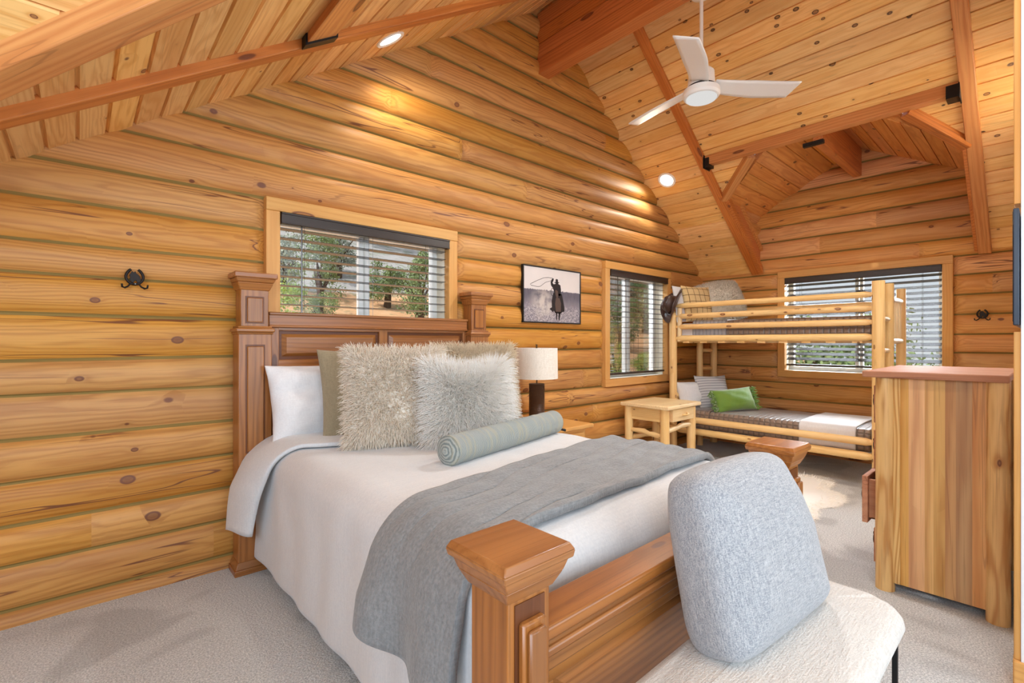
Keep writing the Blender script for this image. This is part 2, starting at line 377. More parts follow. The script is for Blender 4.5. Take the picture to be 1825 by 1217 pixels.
def glass():
    N = NT('window_glass'); t = N.n('ShaderNodeBsdfTransparent'); gl = N.n('ShaderNodeBsdfGlossy'); gl.inputs['Roughness'].default_value = .02
    f = N.n('ShaderNodeFresnel'); f.inputs[0].default_value = 1.3
    mx = N.n('ShaderNodeMixShader'); N.l(N.math('MULTIPLY', f.outputs[0], .7), mx.inputs[0]); N.l(t.outputs[0], mx.inputs[1]); N.l(gl.outputs[0], mx.inputs[2]); N.l(mx.outputs[0], N.out.inputs[0])
    return N.m
M['glass'] = glass()
def terrain():
    N = NT('red_dirt_hillside'); co = N.obj(); sp = N.n('ShaderNodeSeparateXYZ'); N.l(co, sp.inputs[0])
    a = N.noise(co, .25, 4, .6); b = N.noise(co, 1.6, 4, .7)
    dirt = N.mix(b, sr(206, 150, 106), sr(232, 196, 158))
    rock = N.mix(b, sr(140, 138, 138), sr(206, 204, 204))
    up = N.math('ADD', N.maprange(sp.outputs[2], 3.2, 5.5), N.math('MULTIPLY', N.math('SUBTRACT', a, .5), 1.2))
    c = N.mix(N.maprange(up, .3, .6), dirt, rock)
    c = N.mix(N.math('MULTIPLY', N.maprange(N.noise(co, .9, 3, .6), .52, .62), .55), c, sr(120, 132, 104))
    return N.bsdf(c, .95, .1)
M['terrain'] = terrain()
def leafm(name, a, b):
    N = NT(name); r = N.n('ShaderNodeAttribute', attribute_name='rnd').outputs['Fac']
    return N.bsdf(N.mix(r, a, b), .7, .2)
M['leaf_d'] = leafm('juniper_leaf', sr(88, 114, 76), sr(156, 176, 122))
M['leaf_l'] = leafm('bright_leaf', sr(100, 138, 60), sr(184, 208, 110))
M['leaf_g'] = leafm('sage_leaf', sr(132, 146, 136), sr(192, 202, 188))
M['bark'] = plain('bark', sr(86, 70, 58), .9, .1)

# ================================================================== SETTING
# ------------------------------------------------------------------ floor
b = MB(); b.box(-1.7, 7, -7, .2, -.1, 0); b.struct('floor', M['carpet'])

# ------------------------------------------------------------------ log walls
ZL = lambda x: 2.37 + .657 * x          # left slope
ZR = lambda x: 7.107 - .744 * x         # right slope
XR = 3.381
XW = 6.55                               # dormer wall plane
DZ = lambda y: 2.98 + .545 * ((-.84 - y) if y > -1.86 else (y + 2.88))   # dormer ceiling
def log_wall(name, axis, a0, a1, top, holes, mat, seedk, pitch=.2, z0=-.13, bul=.056, joints=(), bul2=None):
    """axis 'x': along x on y=0 facing -y; axis 'y': along y on x=XW facing -x; holes: (a0,a1,z0,z1 outer trim, inset)"""
    b = MB(); rs = random.Random(seedk)
    step = .06; n = int((a1 - a0) / step); A = [a0 + (a1 - a0) * i / n for i in range(n + 1)]
    zmax = max(top(a) for a in A) + .15
    K = int((zmax - z0) / pitch) + 1
    tap = [rs.uniform(-.006, .006) for _ in range(K + 2)]
    jz = [rs.uniform(-.012, .012) for _ in range(K + 2)]
    am = (a0 + a1) / 2
    seam = lambda k, a: z0 + k * pitch + jz[k] + tap[k] * (a - am) + .006 * nz(a * .8, k * 3.7, seedk)
    SS = [0, .042, .085, .16, .26, .38, .5, .62, .74, .84, .915, .958, 1.0]
    for k in range(K):
        js = [j for (kk, j) in joints if kk == k]
        ir = rs.random(); r2 = [rs.random() for _ in range(len(js) + 1)]
        off = rs.uniform(-30, 30); amp = bul * rs.uniform(.85, 1.12); skew = rs.uniform(-.08, .08)
        vs = []; g = []; fs = []; rows = len(SS)
        zc_ = z0 + (k + .5) * pitch
        hh = [h for h in holes if h[2] - .08 < zc_ < h[3] + .08]
        for a in A:
            zlo, zhi = seam(k, a), seam(k + 1, a)
            fall = 1.
            for h in hh:
                dd = (h[0] - a) if a < h[0] else (a - h[1] if a > h[1] else 0)
                t = min(1, max(0, (dd - .005) / .07)); fall = min(fall, math.sqrt(max(0, 1 - (1 - t) ** 2)))
            for j in js:
                t = min(1, abs(a - j) / .035); fall = min(fall, .45 + .55 * t)
            for s_ in SS:
                t = 2 * s_ - 1
                bb = amp * (1 if bul2 is None else lerp(bul2[0], bul2[1], sstep(.5, 3.2, a))) * max(0, 1 - abs(t) ** 2.6) ** .55 * fall
                bb += .004 * nz(a * 1.3, k * 2.1 + s_ * 2, 5) * fall
                if s_ in (0, 1): bb = .014
                z = lerp(zlo, zhi, s_); d = .03 - bb
                vs.append((a, d, z) if axis == 'x' else (XW + d, a, z))
                g.append((a + off, d - .05 + skew * .3, z - zc_ + skew))
        for i in range(len(A) - 1):
            ac = (A[i] + A[i + 1]) / 2; seg = sum(1 for j in js if ac > j)
            for r in range(rows - 1):
                zc = (vs[i * rows + r][2] + vs[(i + 1) * rows + r + 1][2]) / 2
                if zc > top(ac) + .12: continue
                if any(h[0] + h[4] - .01 < ac < h[1] - h[4] + .01 and h[2] + h[4] - .01 < zc < h[3] - h[4] + .01 for h in holes): continue
                q = (i * rows + r, i * rows + r + 1, (i + 1) * rows + r + 1, (i + 1) * rows + r)
                if axis == 'y': q = q[::-1]
                fs.append((q, r2[seg], 1 if r in (0, rows - 2) else 0))
        base = len(b.v); b.v += vs; b.gc += g
        for q, rn, mi in fs: b.f.append(tuple(base + i for i in q)); b.rn.append(rn); b.mi.append(mi)
    return b.struct(name, [mat, M['chink']], smooth=60)
W1 = (.869, 2.324, .86, 2.262, .06); W2 = (4.31, 5.681, .852, 2.248, .06); W3 = (-2.654, -1.022, .918, 2.224, .06)
topx = lambda x: min(ZL(x), ZR(x))
jn = [(2, .02), (4, 3.75), (5, 3.95), (1, .62), (3, 4.15), (9, 3.4), (12, 4.9), (13, 5.2), (15, 2.4), (16, 1.75), (17, 3.4), (18, 2.1), (18, 4.3), (14, 3.1), (6, .9)]
log_wall('wall_back', 'x', -1.7, 6.62, topx, [W1, W2], M['log'], 3, joints=jn, bul2=(.85, 1.25))
topy = lambda y: max(2.3, DZ(y)) if -3.0 < y < -.70 else 2.3
log_wall('wall_right', 'y', -3.6, .1, topy, [W3], M['log_d'], 11, pitch=.195, joints=[(11, -1.2), (12, -2.4), (13, -1.5), (14, -2.0), (5, -.7), (10, -2.95)])
b = MB(); b.box(-1.75, -1.65, -7, .2, 0, 1.45); b.struct('wall_left', M['log'])
b = MB(); b.box(-2.3, -2.2, -7, .2, 0, 4.8); b.struct('wall_dormer_left', M['log'])

# ------------------------------------------------------------------ ceilings (tongue and groove boards)
def strips(b, edges, pos, rng_, gv=.0045, mi=0):
    """edges: list of s values; pos(s,a,d); rng_(s)->list of (a0,a1)"""
    for s0, s1 in zip(edges[:-1], edges[1:]):
        e = 1e-5
        R0 = rng_(s0 + e); R1 = rng_(s1 - e)
        for (p0, p1), (q0, q1) in zip(R0, R1):
            o = random.uniform(-20, 20); vs = []; g = []
            gw = gv / abs(s1 - s0); prof = [(0, .013), (gw * .7, .013), (gw, 0), (1 - gw, 0), (1 - gw * .7, .013), (1, .013), (1, .09), (0, .09)]
            for t, d in prof:
                s = lerp(s0, s1, t)
                for a in (lerp(p0, q0, t), lerp(p1, q1, t)):
                    vs.append(pos(s, a, d)); g.append((a + o, (t - .5) * (s1 - s0) * 1.2, .06 + d))
            b.add(vs, [(2 * i, 2 * ((i + 1) % 8), 2 * ((i + 1) % 8) + 1, 2 * i + 1) for i in range(8)] + [(0, 2, 4, 6, 8, 10, 12, 14), (15, 13, 11, 9, 7, 5, 3, 1)], g)
def cut(lo, hi, w, extra=()):
    E = sorted(set([lo, hi] + list(extra))); out = [lo]
    for p, q in zip(E[:-1], E[1:]):
        n = max(1, round((q - p) / w)); out += [p + (q - p) * (i + 1) / n for i in range(n)]
    return out
# right slope with the dormer opening
b = MB()
def rr_(x):
    if x < 5.10: return [(.12, -7)]
    yl = -1.25 + .44 * min(1, (x - 5.10) / .36); yr = -2.49 - .37 * min(1, (x - 5.10) / .36)
    return [(.12, yl), (yr, -7)]
strips(b, cut(XR, 6.75, .112, (5.10, 5.46)), lambda x, a, d: (x + d * .6, a, ZR(x) + d), rr_)
b.struct('ceiling_right', M['plank'])
b = MB()
def rl_(x):
    if x > .9: return [(.12, -7)]
    yt = -1.0 - .757 * (x + .19)
    return [(.12, min(yt, -.6))]
strips(b, cut(-1.7, XR, .113, (.9,)), lambda x, a, d: (x - d * .6, a, ZL(x) + d), rl_, .008)
b.struct('ceiling_left', M['plank_l'])
# dormer ceiling over the bunk
b = MB()
def rd_(y): 
    x0 = max(5.06, (7.107 - DZ(y)) / .744 - .015); return [(x0, 6.7)]
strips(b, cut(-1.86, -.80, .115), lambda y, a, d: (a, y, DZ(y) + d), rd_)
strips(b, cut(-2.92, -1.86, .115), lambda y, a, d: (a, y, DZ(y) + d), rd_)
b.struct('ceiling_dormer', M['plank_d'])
# dormer ceiling on the camera's side of the left slope
b = MB()
def rq_(y): return [(-2.2, min(.95, -.19 - (y + 1.0) / .757))]
strips(b, cut(-3.4, -.6, .115), lambda y, a, d: (a, y, 2.245 - .868 * (y + 1.0) + d), rq_, .006)
b.struct('ceiling_dormer_left', M['plank_l'])

# ------------------------------------------------------------------ beams and rafters
def beam(name, p0, p1, w, h, up, mat, bevel=.006):
    """box beam from p0 to p1 (centres of its lower face), h upward along up"""
    p0 = Vector(p0); p1 = Vector(p1); ax = (p1 - p0); L = ax.length; ax.normalize(); up = Vector(up); up = (up - ax * up.dot(ax)).normalized(); sd = ax.cross(up)
    b = MB(); P = []
    for c, (u0) in ((0, 0), (1, h)):
        for l_, s_ in ((0, -w / 2), (L, -w / 2), (L, w / 2), (0, w / 2)):
            P.append(p0 + ax * l_ + sd * s_ + up * u0)
    o = [random.uniform(-9, 9), random.uniform(-.03, .03), random.uniform(.03, .1)]
    g = []
    for q in P:
        v = q - p0; g.append((v.dot(ax) + o[0], v.dot(sd) + o[1], v.dot(up) - h / 2 + o[2]))
    b.add(P, [(3, 2, 1, 0), (4, 5, 6, 7), (0, 1, 5, 4), (1, 2, 6, 5), (2, 3, 7, 6), (3, 0, 4, 7)], g)
    return b.struct(name, mat, bevel=bevel)
# ridge beam: four stacked timbers
rb = sroot('ridge_beam', (3.345, -3.4, 3.913))
for i, (z0, z1) in enumerate(((3.913, 4.06), (4.064, 4.2), (4.204, 4.34), (4.344, 4.5))):
    b = MB(); q = 0 if i == 0 else .006
    b.box(3.272 + q, 3.417 - q, -7, -.015, z0, z1, grain='y'); b.build('timber', M['fir'], rb, bevel=.004)
nl = Vector((-.657, 0, 1)).normalized(); nr = Vector((.744, 0, 1)).normalized()
pr = .053
def rafter(name, y0, y1, x0, x1, Z, nrm, mat):
    ym = (y0 + y1) / 2
    return beam(name, (x0, ym, Z(x0) - pr), (x1, ym, Z(x1) - pr), y1 - y0, .14, nrm, mat)
rafter('rafter_left', -.68, -.58, 3.27, -1.6, ZL, nl, M['fir'])
rafter('rafter_right', -.81, -.72, 3.42, 6.50, ZR, nr, M['fir'])
rafter('rafter_front', -2.93, -2.835, 3.42, 6.52, ZR, nr, M['fir_l'])
# headers with black hangers
hd = sroot('header_right', (5.075, -1.83, 3.3))
b = MB(); b.box(5.03, 5.125, -2.835, -.81, 3.262, 3.36, grain='y'); b.build('header_beam', M['fir_l'], hd, bevel=.005)
b = MB(); b.box(5.015, 5.14, -.86, -.807, 3.235, 3.33); b.box(5.0, 5.15, -.813, -.806, 3.22, 3.36); b.build('hanger', M['black'], hd)
b = MB(); b.box(5.015, 5.14, -2.838, -2.76, 3.235, 3.335); b.box(5.0, 5.15, -2.842, -2.834, 3.22, 3.36); b.build('hanger', M['black'], hd)
hl = sroot('header_left', (.955, -2.5, 2.9))
b = MB(); b.hexa([(.88, -4.5, ZL(.88) - .05), (1.03, -4.5, ZL(1.03) - .05), (1.03, -.69, ZL(1.03) - .05), (.88, -.69, ZL(.88) - .05),
                  (.88, -4.5, ZL(.88) + .1), (1.03, -4.5, ZL(1.03) + .1), (1.03, -.69, ZL(1.03) + .1), (.88, -.69, ZL(.88) + .1)], grain='y'); b.build('header_beam', M['fir_l'], hl, bevel=.004)
b = MB(); b.hexa([(.87, -.74, ZL(.87) - .062), (1.04, -.74, ZL(1.04) - .062), (1.04, -.682, ZL(1.04) - .062), (.87, -.682, ZL(.87) - .062),
                  (.87, -.74, ZL(.87)), (1.04, -.74, ZL(1.04)), (1.04, -.682, ZL(1.04)), (.87, -.682, ZL(.87))]); b.build('hanger', M['black'], hl)
# trims along the dormer openings
def vtrim(name, A, B, w, h, mat, n): return beam(name, A, B, w, h, n, mat, .004)
vtrim('trim_1', (5.13, -1.262, 3.235), (5.50, -.815, 2.955), .085, .13, M['fir_l'], (0, 0, 1))
vtrim('trim_2', (5.12, -2.49, 3.235), (5.50, -2.835, 2.955), .085, .13, M['fir'], (0, 0, 1))
vtrim('trim_3', (.92, -1.84, ZL(.92) - .055), (-.6, -.69, ZL(-.6) - .055), .11, .16, M['fir_l'], (0, 0, 1))
# dormer ridge beam
db = sroot('dormer_ridge_beam', (5.8, -1.85, 3.21))
b = MB(); b.box(5.13, 6.53, -1.893, -1.813, 3.21, 3.56, grain='x'); b.build('timber', M['fir'], db, bevel=.005)
b = MB(); b.box(5.126, 5.17, -1.90, -1.73, 3.20, 3.235); b.build('hanger', M['black'], db)
# dormer cheeks
def cheek(name, y, sgn):
    r = sroot(name, (6.0, y, 2.6))
    ZC = lambda x: ZR(x)
    b = MB(); n = 18; off = 0
    x0, x1, zt = 5.44, 6.56, DZ(-.84) + .06
    rows = []
    for k in range(6):
        za, zb = 2.2 + k * .17, 2.2 + (k + 1) * .17
        for s0, s1 in ((0, .2), (.2, .5), (.5, .8), (.8, 1)):
            vs = []; g = []
            for s_ in (s0, s1):
                t = 2 * s_ - 1; z = lerp(za, zb, s_)
                for x in (max(x0, (7.107 - z) / .744 - .02), x1):
                    d = .05 * max(0, 1 - abs(t) ** 2.3) ** .6
                    vs.append((x, y + sgn * (.05 - d), min(z, zt))); g.append((x + k * 3, d, z - (za + zb) / 2))
            if vs[0][0] < x1: b.add(vs, [(0, 1, 3, 2)], g, rn=k / 6)
    b.build('logs', M['log_d'], r, smooth=60)
    b = MB(); b.poly([(5.2, y + sgn * .055, ZR(5.2) + .02), (6.6, y + sgn * .055, ZR(6.6) + .02), (6.6, y + sgn * .055, 3.1), (5.2, y + sgn * .055, 3.35)], None, (0, sgn * .05, 0)); b.build('backing', M['log_d'], r)
    b = MB()
    def bd(h0, h1, y0, y1, xa=5.46, xb=6.50):
        b.hexa([(xa, y0, ZC(xa) + h0), (xb, y0, ZC(xb) + h0), (xb, y1, ZC(xb) + h0), (xa, y1, ZC(xa) + h0), (xa, y0, ZC(xa) + h1), (xb, y0, ZC(xb) + h1), (xb, y1, ZC(xb) + h1), (xa, y1, ZC(xa) + h1)], grain='x')
    bd(-.045, .03, min(y, y - sgn * .05), max(y, y - sgn * .05)); b.build('edge_strip', M['fir'], r, bevel=.003)
    b = MB(); bd(.03, .24, min(y + sgn * .0, y - sgn * .012), max(y, y - sgn * .012)); b.build('side_board', M['fir'], r)
    b = MB(); bd(.24, .29, min(y, y - sgn * .045), max(y, y - sgn * .045), 5.62, 6.5); b.build('top_strip', M['fir_l'], r, bevel=.003)
cheek('cheek_left', -.81, 1)
cheek('cheek_right', -2.86, -1)
# ------------------------------------------------------------------ right partition
b = MB(); b.box(2.70, 6.6, -3.7, -3.226, 0, 4.9); b.struct('wall_front', M['white_paint'])
b = MB(); b.box(2.703, 2.79, -3.226, -3.206, .12, 1.39, grain='z'); b.struct('trim_4', M['trim'], bevel=.003)
b = MB(); b.box(2.703, 2.79, -3.226, -3.206, 1.885, 4.6, grain='z'); b.struct('trim_5', M['trim'], bevel=.003)
b = MB(); b.box(2.68, 2.70, -3.7, -3.206, 0, .12, grain='y'); b.box(2.70, 2.84, -3.226, -3.204, 0, .12, grain='x'); b.struct('baseboard_front', M['trim'], bevel=.004)

# ------------------------------------------------------------------ windows
def window(idx, wall, o, mull, slat_tilt, slat_mat, drop, wand, nsl, pitch):
    """wall 'b' (back, along x) or 'r' (right, along y). o=(a0,a1,z0,z1) outer trim"""
    a0, a1, z0, z1 = o[:4]; T = .083
    if wall == 'b': P = lambda a, d, z: (a, d, z)                 # d into wall = +y
    else: P = lambda a, d, z: (XW + d, a, z)
    def bx(b, u0, u1, d0, d1, za, zb, g=None, mi=0):
        if wall == 'b': b.box(u0, u1, d0, d1, za, zb, g, mi=mi)
        else: b.box(XW + d0, XW + d1, u0, u1, za, zb, g, mi=mi)
    ga = 'x' if wall == 'b' else 'y'
    root = sroot('window_%d' % idx, P((a0 + a1) / 2, .05, z0))
    tf = -.042
    b = MB()
    bx(b, a0, a1, tf, .03, z1 - T, z1, ga); bx(b, a0, a1, tf, .03, z0, z0 + T, ga)
    bx(b, a0, a0 + T, tf + .003, .03, z0 + T, z1 - T, 'z'); bx(b, a1 - T, a1, tf + .003, .03, z0 + T, z1 - T, 'z')
    b.build('window_trim', M['trim'], root, bevel=.004)
    i0, i1, j0, j1 = a0 + T, a1 - T, z0 + T, z1 - T
    b = MB(); D = .17
    bx(b, i0 - .02, i0, .031, D + .06, j0 - .02, j1 + .02); bx(b, i1, i1 + .02, .031, D + .06, j0 - .02, j1 + .02)
    bx(b, i0, i1, .031, D + .06, j1, j1 + .02); bx(b, i0, i1, .031, D + .06, j0 - .02, j0)
    b.build('jamb', M['jamb'], root)
    b = MB(); F = .045; y0, y1 = D - .03, D + .03
    bx(b, i0, i1, y0, y1, j0, j0 + F); bx(b, i0, i1, y0, y1, j1 - F, j1)
    bx(b, i0, i0 + F, y0, y1, j0 + F, j1 - F); bx(b, i1 - F, i1, y0, y1, j0 + F, j1 - F)
    bx(b, mull - .035, mull - .003, y0 + .01, y1, j0 + F, j1 - F); bx(b, mull + .003, mull + .038, y0 - .008, y1 - .01, j0 + F, j1 - F)
    b.build('window_frame', M['vinyl'], root, bevel=.003)
    b = MB(); bx(b, i0 + F, i1 - F, D - .002, D + .002, j0 + F, j1 - F); b.build('pane', M['glass'], root)
    return (i0, i1, j0, j1, bx, P)
def blind(w, label, tilt, smat, pitch, bottom, wand, group):
    i0, i1, j0, j1, bx, P = w
    e = .008
    root = thing('window_blind', label, 'window blind', P((i0 + i1) / 2, .03, j1), group=group)
    b = MB(); bx(b, i0 + .004, i1 - .004, -.052, -.03, j1 - .075, j1 - .004); bx(b, i0 + .004, i1 - .004, -.058, -.05, j1 - .016, j1 - .004); bx(b, i0 + .004, i1 - .004, -.056, -.05, j1 - .075, j1 - .066)
    bx(b, i0 + .004, i0 + .012, -.03, .0, j1 - .075, j1 - .004); bx(b, i1 - .012, i1 - .004, -.03, .0, j1 - .075, j1 - .004)
    b.build('valance', M['valance'], root, bevel=.002)
    b = MB(); bx(b, i0 + .02, i1 - .02, .0, .05, j1 - .05, j1 - .005); b.build('head_rail', M['slat'], root)
    b = MB(); z = j1 - .095; dd = .031; th = .003
    ct, st = math.cos(tilt), math.sin(tilt); cy = .03
    while z > bottom + .03:
        pts = []
        for a in (i0 + e, i1 - e):
            for dv, tv in ((-dd, -th / 2), (dd, -th / 2), (dd, th / 2), (-dd, th / 2)):
                pts.append(P(a, cy + dv * ct - tv * st, z + dv * st + tv * ct))
        b.add(pts, [(0, 1, 2, 3), (7, 6, 5, 4), (0, 4, 5, 1), (1, 5, 6, 2), (2, 6, 7, 3), (3, 7, 4, 0)]); z -= pitch
    b.build('slats', smat, root)
    b = MB(); bx(b, i0 + e, i1 - e, .000, .060, bottom, bottom + .022); b.build('bottom_rail', M['slat'], root, bevel=.003)
    for k in range(3):
        a = lerp(i0 + .16, i1 - .16, k / 2); b = MB()
        for d in (-.001, .061): b.tube([P(a, d, j1 - .05), P(a, d, bottom + .01)], .0012, 5)
        b.build('ladder_cord', M['slat'], root)
    if wand is not None:
        b = MB(); b.tube([P(wand[0], -.02, j1 - .07), P(wand[0], -.022, wand[1])], .004, 6); b.build('tilt_wand', M['slat'], root)
    return root
w1 = window(1, 'b', W1, 1.597, 0, None, 0, None, 0, 0)
w2 = window(2, 'b', W2, 4.985, 0, None, 0, None, 0, 0)
w3 = window(3, 'r', W3, -1.835, 0, None, 0, None, 0, 0)
GB = 'dark slatted blinds in the three windows'
blind(w1, 'dark slatted blind with open slats in the window above the headboard', rad(-4), M['slat'], .0612, .97, (1.09, 1.3), GB)
blind(w2, 'dark slatted blind in the narrower window between framed photo and bunk bed', rad(-4), M['slat'], .0612, .975, (4.56, 1.45), GB)
blind(w3, 'dark blind with half closed slats in the window behind the bunk bed', rad(30), M['slat'], .0600, 1.06, None, GB)

# ------------------------------------------------------------------ outside
b = MB()
def hill(x, y):
    z = -2.6 + .29 * max(0, min(y, 20) - 2) + .42 * max(0, y - 20) + .5 * nz(x * .15, y * .15)
    z -= sstep(10, 45, x - 1.5 * y) * min(6, max(0, z + 2.6))
    return z
def hg(u, v):
    x = lerp(-40, 90, u); y = lerp(-30, 95, v); return (x, y, hill(x, y) if y > .6 or x > 7.5 else min(hill(x, y), -2.6))
b.grid(90, 90, hg); tag(b.build('hillside', M['terrain'], smooth=80), kind='structure')
def tree(x, y, h, w, mat, label, seedk, name='bushy_tree', dens=1.):
    rs = random.Random(seedk); z = hill(x, y)
    r = thing(name, label, 'tree', (x, y, z), group='trees on the hillside outside')
    b = MB(); b.tube([(x, y, z - .4), (x + .1, y, z + h * .3), (x - .05, y + .05, z + h * .7)], [.11 * w, .08 * w, .03], 7)
    for k in range(5):
        a = rs.uniform(0, 2 * pi); b.tube([(x + .06, y, z + h * .25), (x + w * .35 * math.cos(a), y + w * .35 * math.sin(a), z + h * rs.uniform(.45, .75))], [.04 * w, .015], 5)
    b.build('trunk', M['bark'], r)
    b = MB(); cl = []
    for k in range(22):
        a = rs.uniform(0, 2 * pi); q = rs.uniform(.15, 1) ** .6; zz = rs.uniform(.16, .95)
        rw = w * .5 * q * math.sqrt(max(.05, 1 - ((zz - .5) / .55) ** 2)); cl.append((x + rw * math.cos(a), y + rw * math.sin(a), z + h * zz, w * rs.uniform(.16, .27)))
    for (cx, cy, cz, cr) in cl:
        rn0 = rs.random()
        for q in range(int(200 * dens)):
            d = Vector((rs.gauss(0, 1), rs.gauss(0, 1), rs.gauss(0, 1))).normalized(); p = Vector((cx, cy, cz)) + d * cr * rs.uniform(.55, 1.08)
            u = Vector((rs.gauss(0, 1), rs.gauss(0, 1), rs.gauss(0, 1))).normalized(); v = u.cross(d + Vector((0, 0, .01))).normalized(); s_ = rs.uniform(.016, .034) * w
            b.add([p - u * s_, p + v * s_ * .6, p + u * s_, p - v * s_ * .6], [(0, 1, 2, 3)], rn=min(1, max(0, rn0 * .5 + .5 * rs.random())))
    b.build('foliage', mat, r)
TREES = [
         (3.8, 9.0, 3.2, 1.2, 'leaf_l', 'bright green bush low outside the left edge of the headboard window'),
         (8.5, 20.0, 4.0, 2.0, 'leaf_d', 'olive juniper standing up the slope left of the window mullion'),
         (8.0, 24.0, 3.1, 2.4, 'leaf_g', 'grey green tree at the far left of the headboard window'),
         (12.2, 27.0, 4.2, 3.2, 'leaf_g', 'pale sage tree behind the dirt patch left of the mullion'),
         (7.2, 16.0, 1.6, 1.2, 'leaf_d', 'dark shrub beside the bare dirt in the headboard window'),
         (13.1, 22.0, 2.9, 2.2, 'leaf_d', 'round juniper just right of the mullion in the headboard window'),
         (13.4, 19.0, 4.0, 2.5, 'leaf_d', 'broad dark juniper at the right end of the headboard window'),
         (18.7, 38.0, 4.6, 3.5, 'leaf_d', 'small distant juniper high behind the mullion'),
         (24.3, 40.0, 5.9, 4.5, 'leaf_g', 'distant grey green tree high in the right pane of the headboard window'),
         (14.5, 40.0, 3.8, 2.9, 'leaf_d', 'distant juniper high in the left pane of the headboard window'),
         (15.5, 8.0, 2.4, 1.0, 'leaf_l', 'bright green bush low outside the left pane of the narrow window'),
         (19.2, 9.0, 1.4, 1.0, 'leaf_l', 'light green bush low outside the right pane of the narrow window'),
         (24.3, 14.0, 3.3, 2.0, 'leaf_d', 'tall juniper outside the left pane of the narrow window'),
         (31.7, 17.0, 3.8, 3.0, 'leaf_d', 'dark juniper outside the right pane of the narrow window'),
         (49.4, 30.0, 5.2, 4.0, 'leaf_g', 'distant grey tree high outside the narrow window'),
         (30, 3.5, 4.5, 6.0, 'leaf_d', 'far juniper low behind the blind at the left of the bunk window'),
         (33, -3.5, 4.2, 6.5, 'leaf_g', 'far grey green tree low behind the blind of the bunk window')]
for i, t in enumerate(TREES): tree(t[0], t[1], t[2], t[3], M[t[4]], t[5], 50 + i, 'bushy_tree')

# ================================================================== LIGHT FITTINGS
def downlight(x, y, Z, nrm, label, power):
    r = thing('recessed_light', label, 'ceiling light', (x, y, Z(x)), group='round recessed ceiling lights')
    r.rotation_euler = Vector(nrm).to_track_quat('Z', 'Y').to_euler()
    b = MB(); b.lathe([(.078, -.004), (.098, -.010), (.104, -.004), (.104, .004), (.078, .004)], 32, cap=False); b.build('trim_ring', M['white_metal'], r, local=True, smooth=40)
    b = MB(); b.lathe([(.079, -.003), (.079, .003)], 32); b.build('lens', M['lens'], r, local=True)
    l = bpy.data.lights.new('ceiling_spot', 'SPOT'); o = bpy.data.objects.new('ceiling_spot', l); COL.objects.link(o)
    l.energy = power; l.color = (1, .92, .76); l.spot_size = rad(150); l.spot_blend = .6; l.shadow_soft_size = .12
    o.location = Vector((x, y, Z(x))) - Vector(nrm) * .03; o.rotation_euler = Vector(nrm).to_track_quat('Z', 'Y').to_euler()
downlight(1.57, -.314, ZL, nl, 'lit round recessed light in the left ceiling slope beside the rafter', 44)
downlight(5.168, -.279, ZR, nr, 'lit round recessed light in the right ceiling slope above the bunk corner', 46)
for x_, y_, Z_, n_ in ((1.57, -3.5, ZL, nl), (5.168, -3.1, ZR, nr)):   # added fill spots out of view, no fittings modelled
    l_ = bpy.data.lights.new('ceiling_spot', 'SPOT'); o_ = bpy.data.objects.new('ceiling_spot', l_); COL.objects.link(o_)
    l_.energy = 110 if x_ > 3 else 50; l_.color = (1, .9, .74); l_.spot_size = rad(150); l_.spot_blend = .6; l_.shadow_soft_size = .07
    o_.location = Vector((x_, y_, Z_(x_))) - n_ * .03; o_.rotation_euler = n_.to_track_quat('Z', 'Y').to_euler()

# ------------------------------------------------------------------ ceiling fan
FX, FY = 3.345, -1.62
fz = 3.10
fan = thing('ceiling_fan', 'white three-bladed ceiling fan hanging on a rod from the ridge beam', 'ceiling fan', (FX, FY, fz))
b = MB(); b.tube([(FX, FY, fz + .2), (FX, FY, 3.9)], .013, 12); b.build('down_rod', M['white_metal'], fan, smooth=40)
b = MB(); b.lathe([(.02, .09), (.065, .08), (.07, .03), (.02, .0)], 24, (FX, FY, 3.82)); b.build('canopy', M['white_metal'], fan, smooth=40)
b = MB(); b.lathe([(.02, .22), (.03, .215), (.075, .205), (.088, .19), (.092, .12), (.098, .09)], 36, (FX, FY, fz)); b.build('motor_housing', M['white_metal'], fan, smooth=35)
b = MB(); b.lathe([(.1, .088), (.102, .082)], 36, (FX, FY, fz)); b.build('gap_ring', M['black'], fan)
b = MB(); b.lathe([(.1, .08), (.124, .066), (.128, .03), (.118, .014), (.105, .010)], 36, (FX, FY, fz)); b.build('lower_housing', M['white_metal'], fan, smooth=35)
b = MB(); b.lathe([(.106, .012), (.103, .002), (.06, -.006), (0.0001, -.008)], 36, (FX, FY, fz)); b.build('light_diffuser', M['fan_lens'], fan, smooth=40)
l_ = bpy.data.lights.new('fan_lamp', 'AREA'); l_.shape = 'DISK'; l_.size = .2; l_.energy = 42; l_.color = (.94, .97, 1.0); o_ = bpy.data.objects.new('fan_lamp', l_); COL.objects.link(o_); o_.location = (FX, FY, fz - .015)
fr = Vector((.668, .744)); rt = Vector((.744, -.668))
def blade(ang):
    d = Vector((math.cos(ang), math.sin(ang), 0)); s_ = Vector((-d.y, d.x, 0)); b = MB()
    def fn(u, v):
        L = lerp(.085, .69, u); wd = lerp(.060, .078, min(1, u * 2)) if u < .5 else lerp(.078, .072, (u - .5) * 2)
        if u > .9: L -= .035 * (v) * (u - .9) / .1
        q = (v - .5) * 2 * wd + .012 * math.sin(u * pi)
        return Vector((FX, FY, fz + .10)) + d * L + s_ * q + Vector((0, 0, -.26 * q - .015 * u))
    b.grid(16, 7, fn); o = b.build('blade', M['white_metal'], fan, smooth=50, solid=.009)
a_r = math.atan2(*(rt * 1.0 + fr * .02).yx)
for k in range(3): blade(a_r + k * 2 * pi / 3)

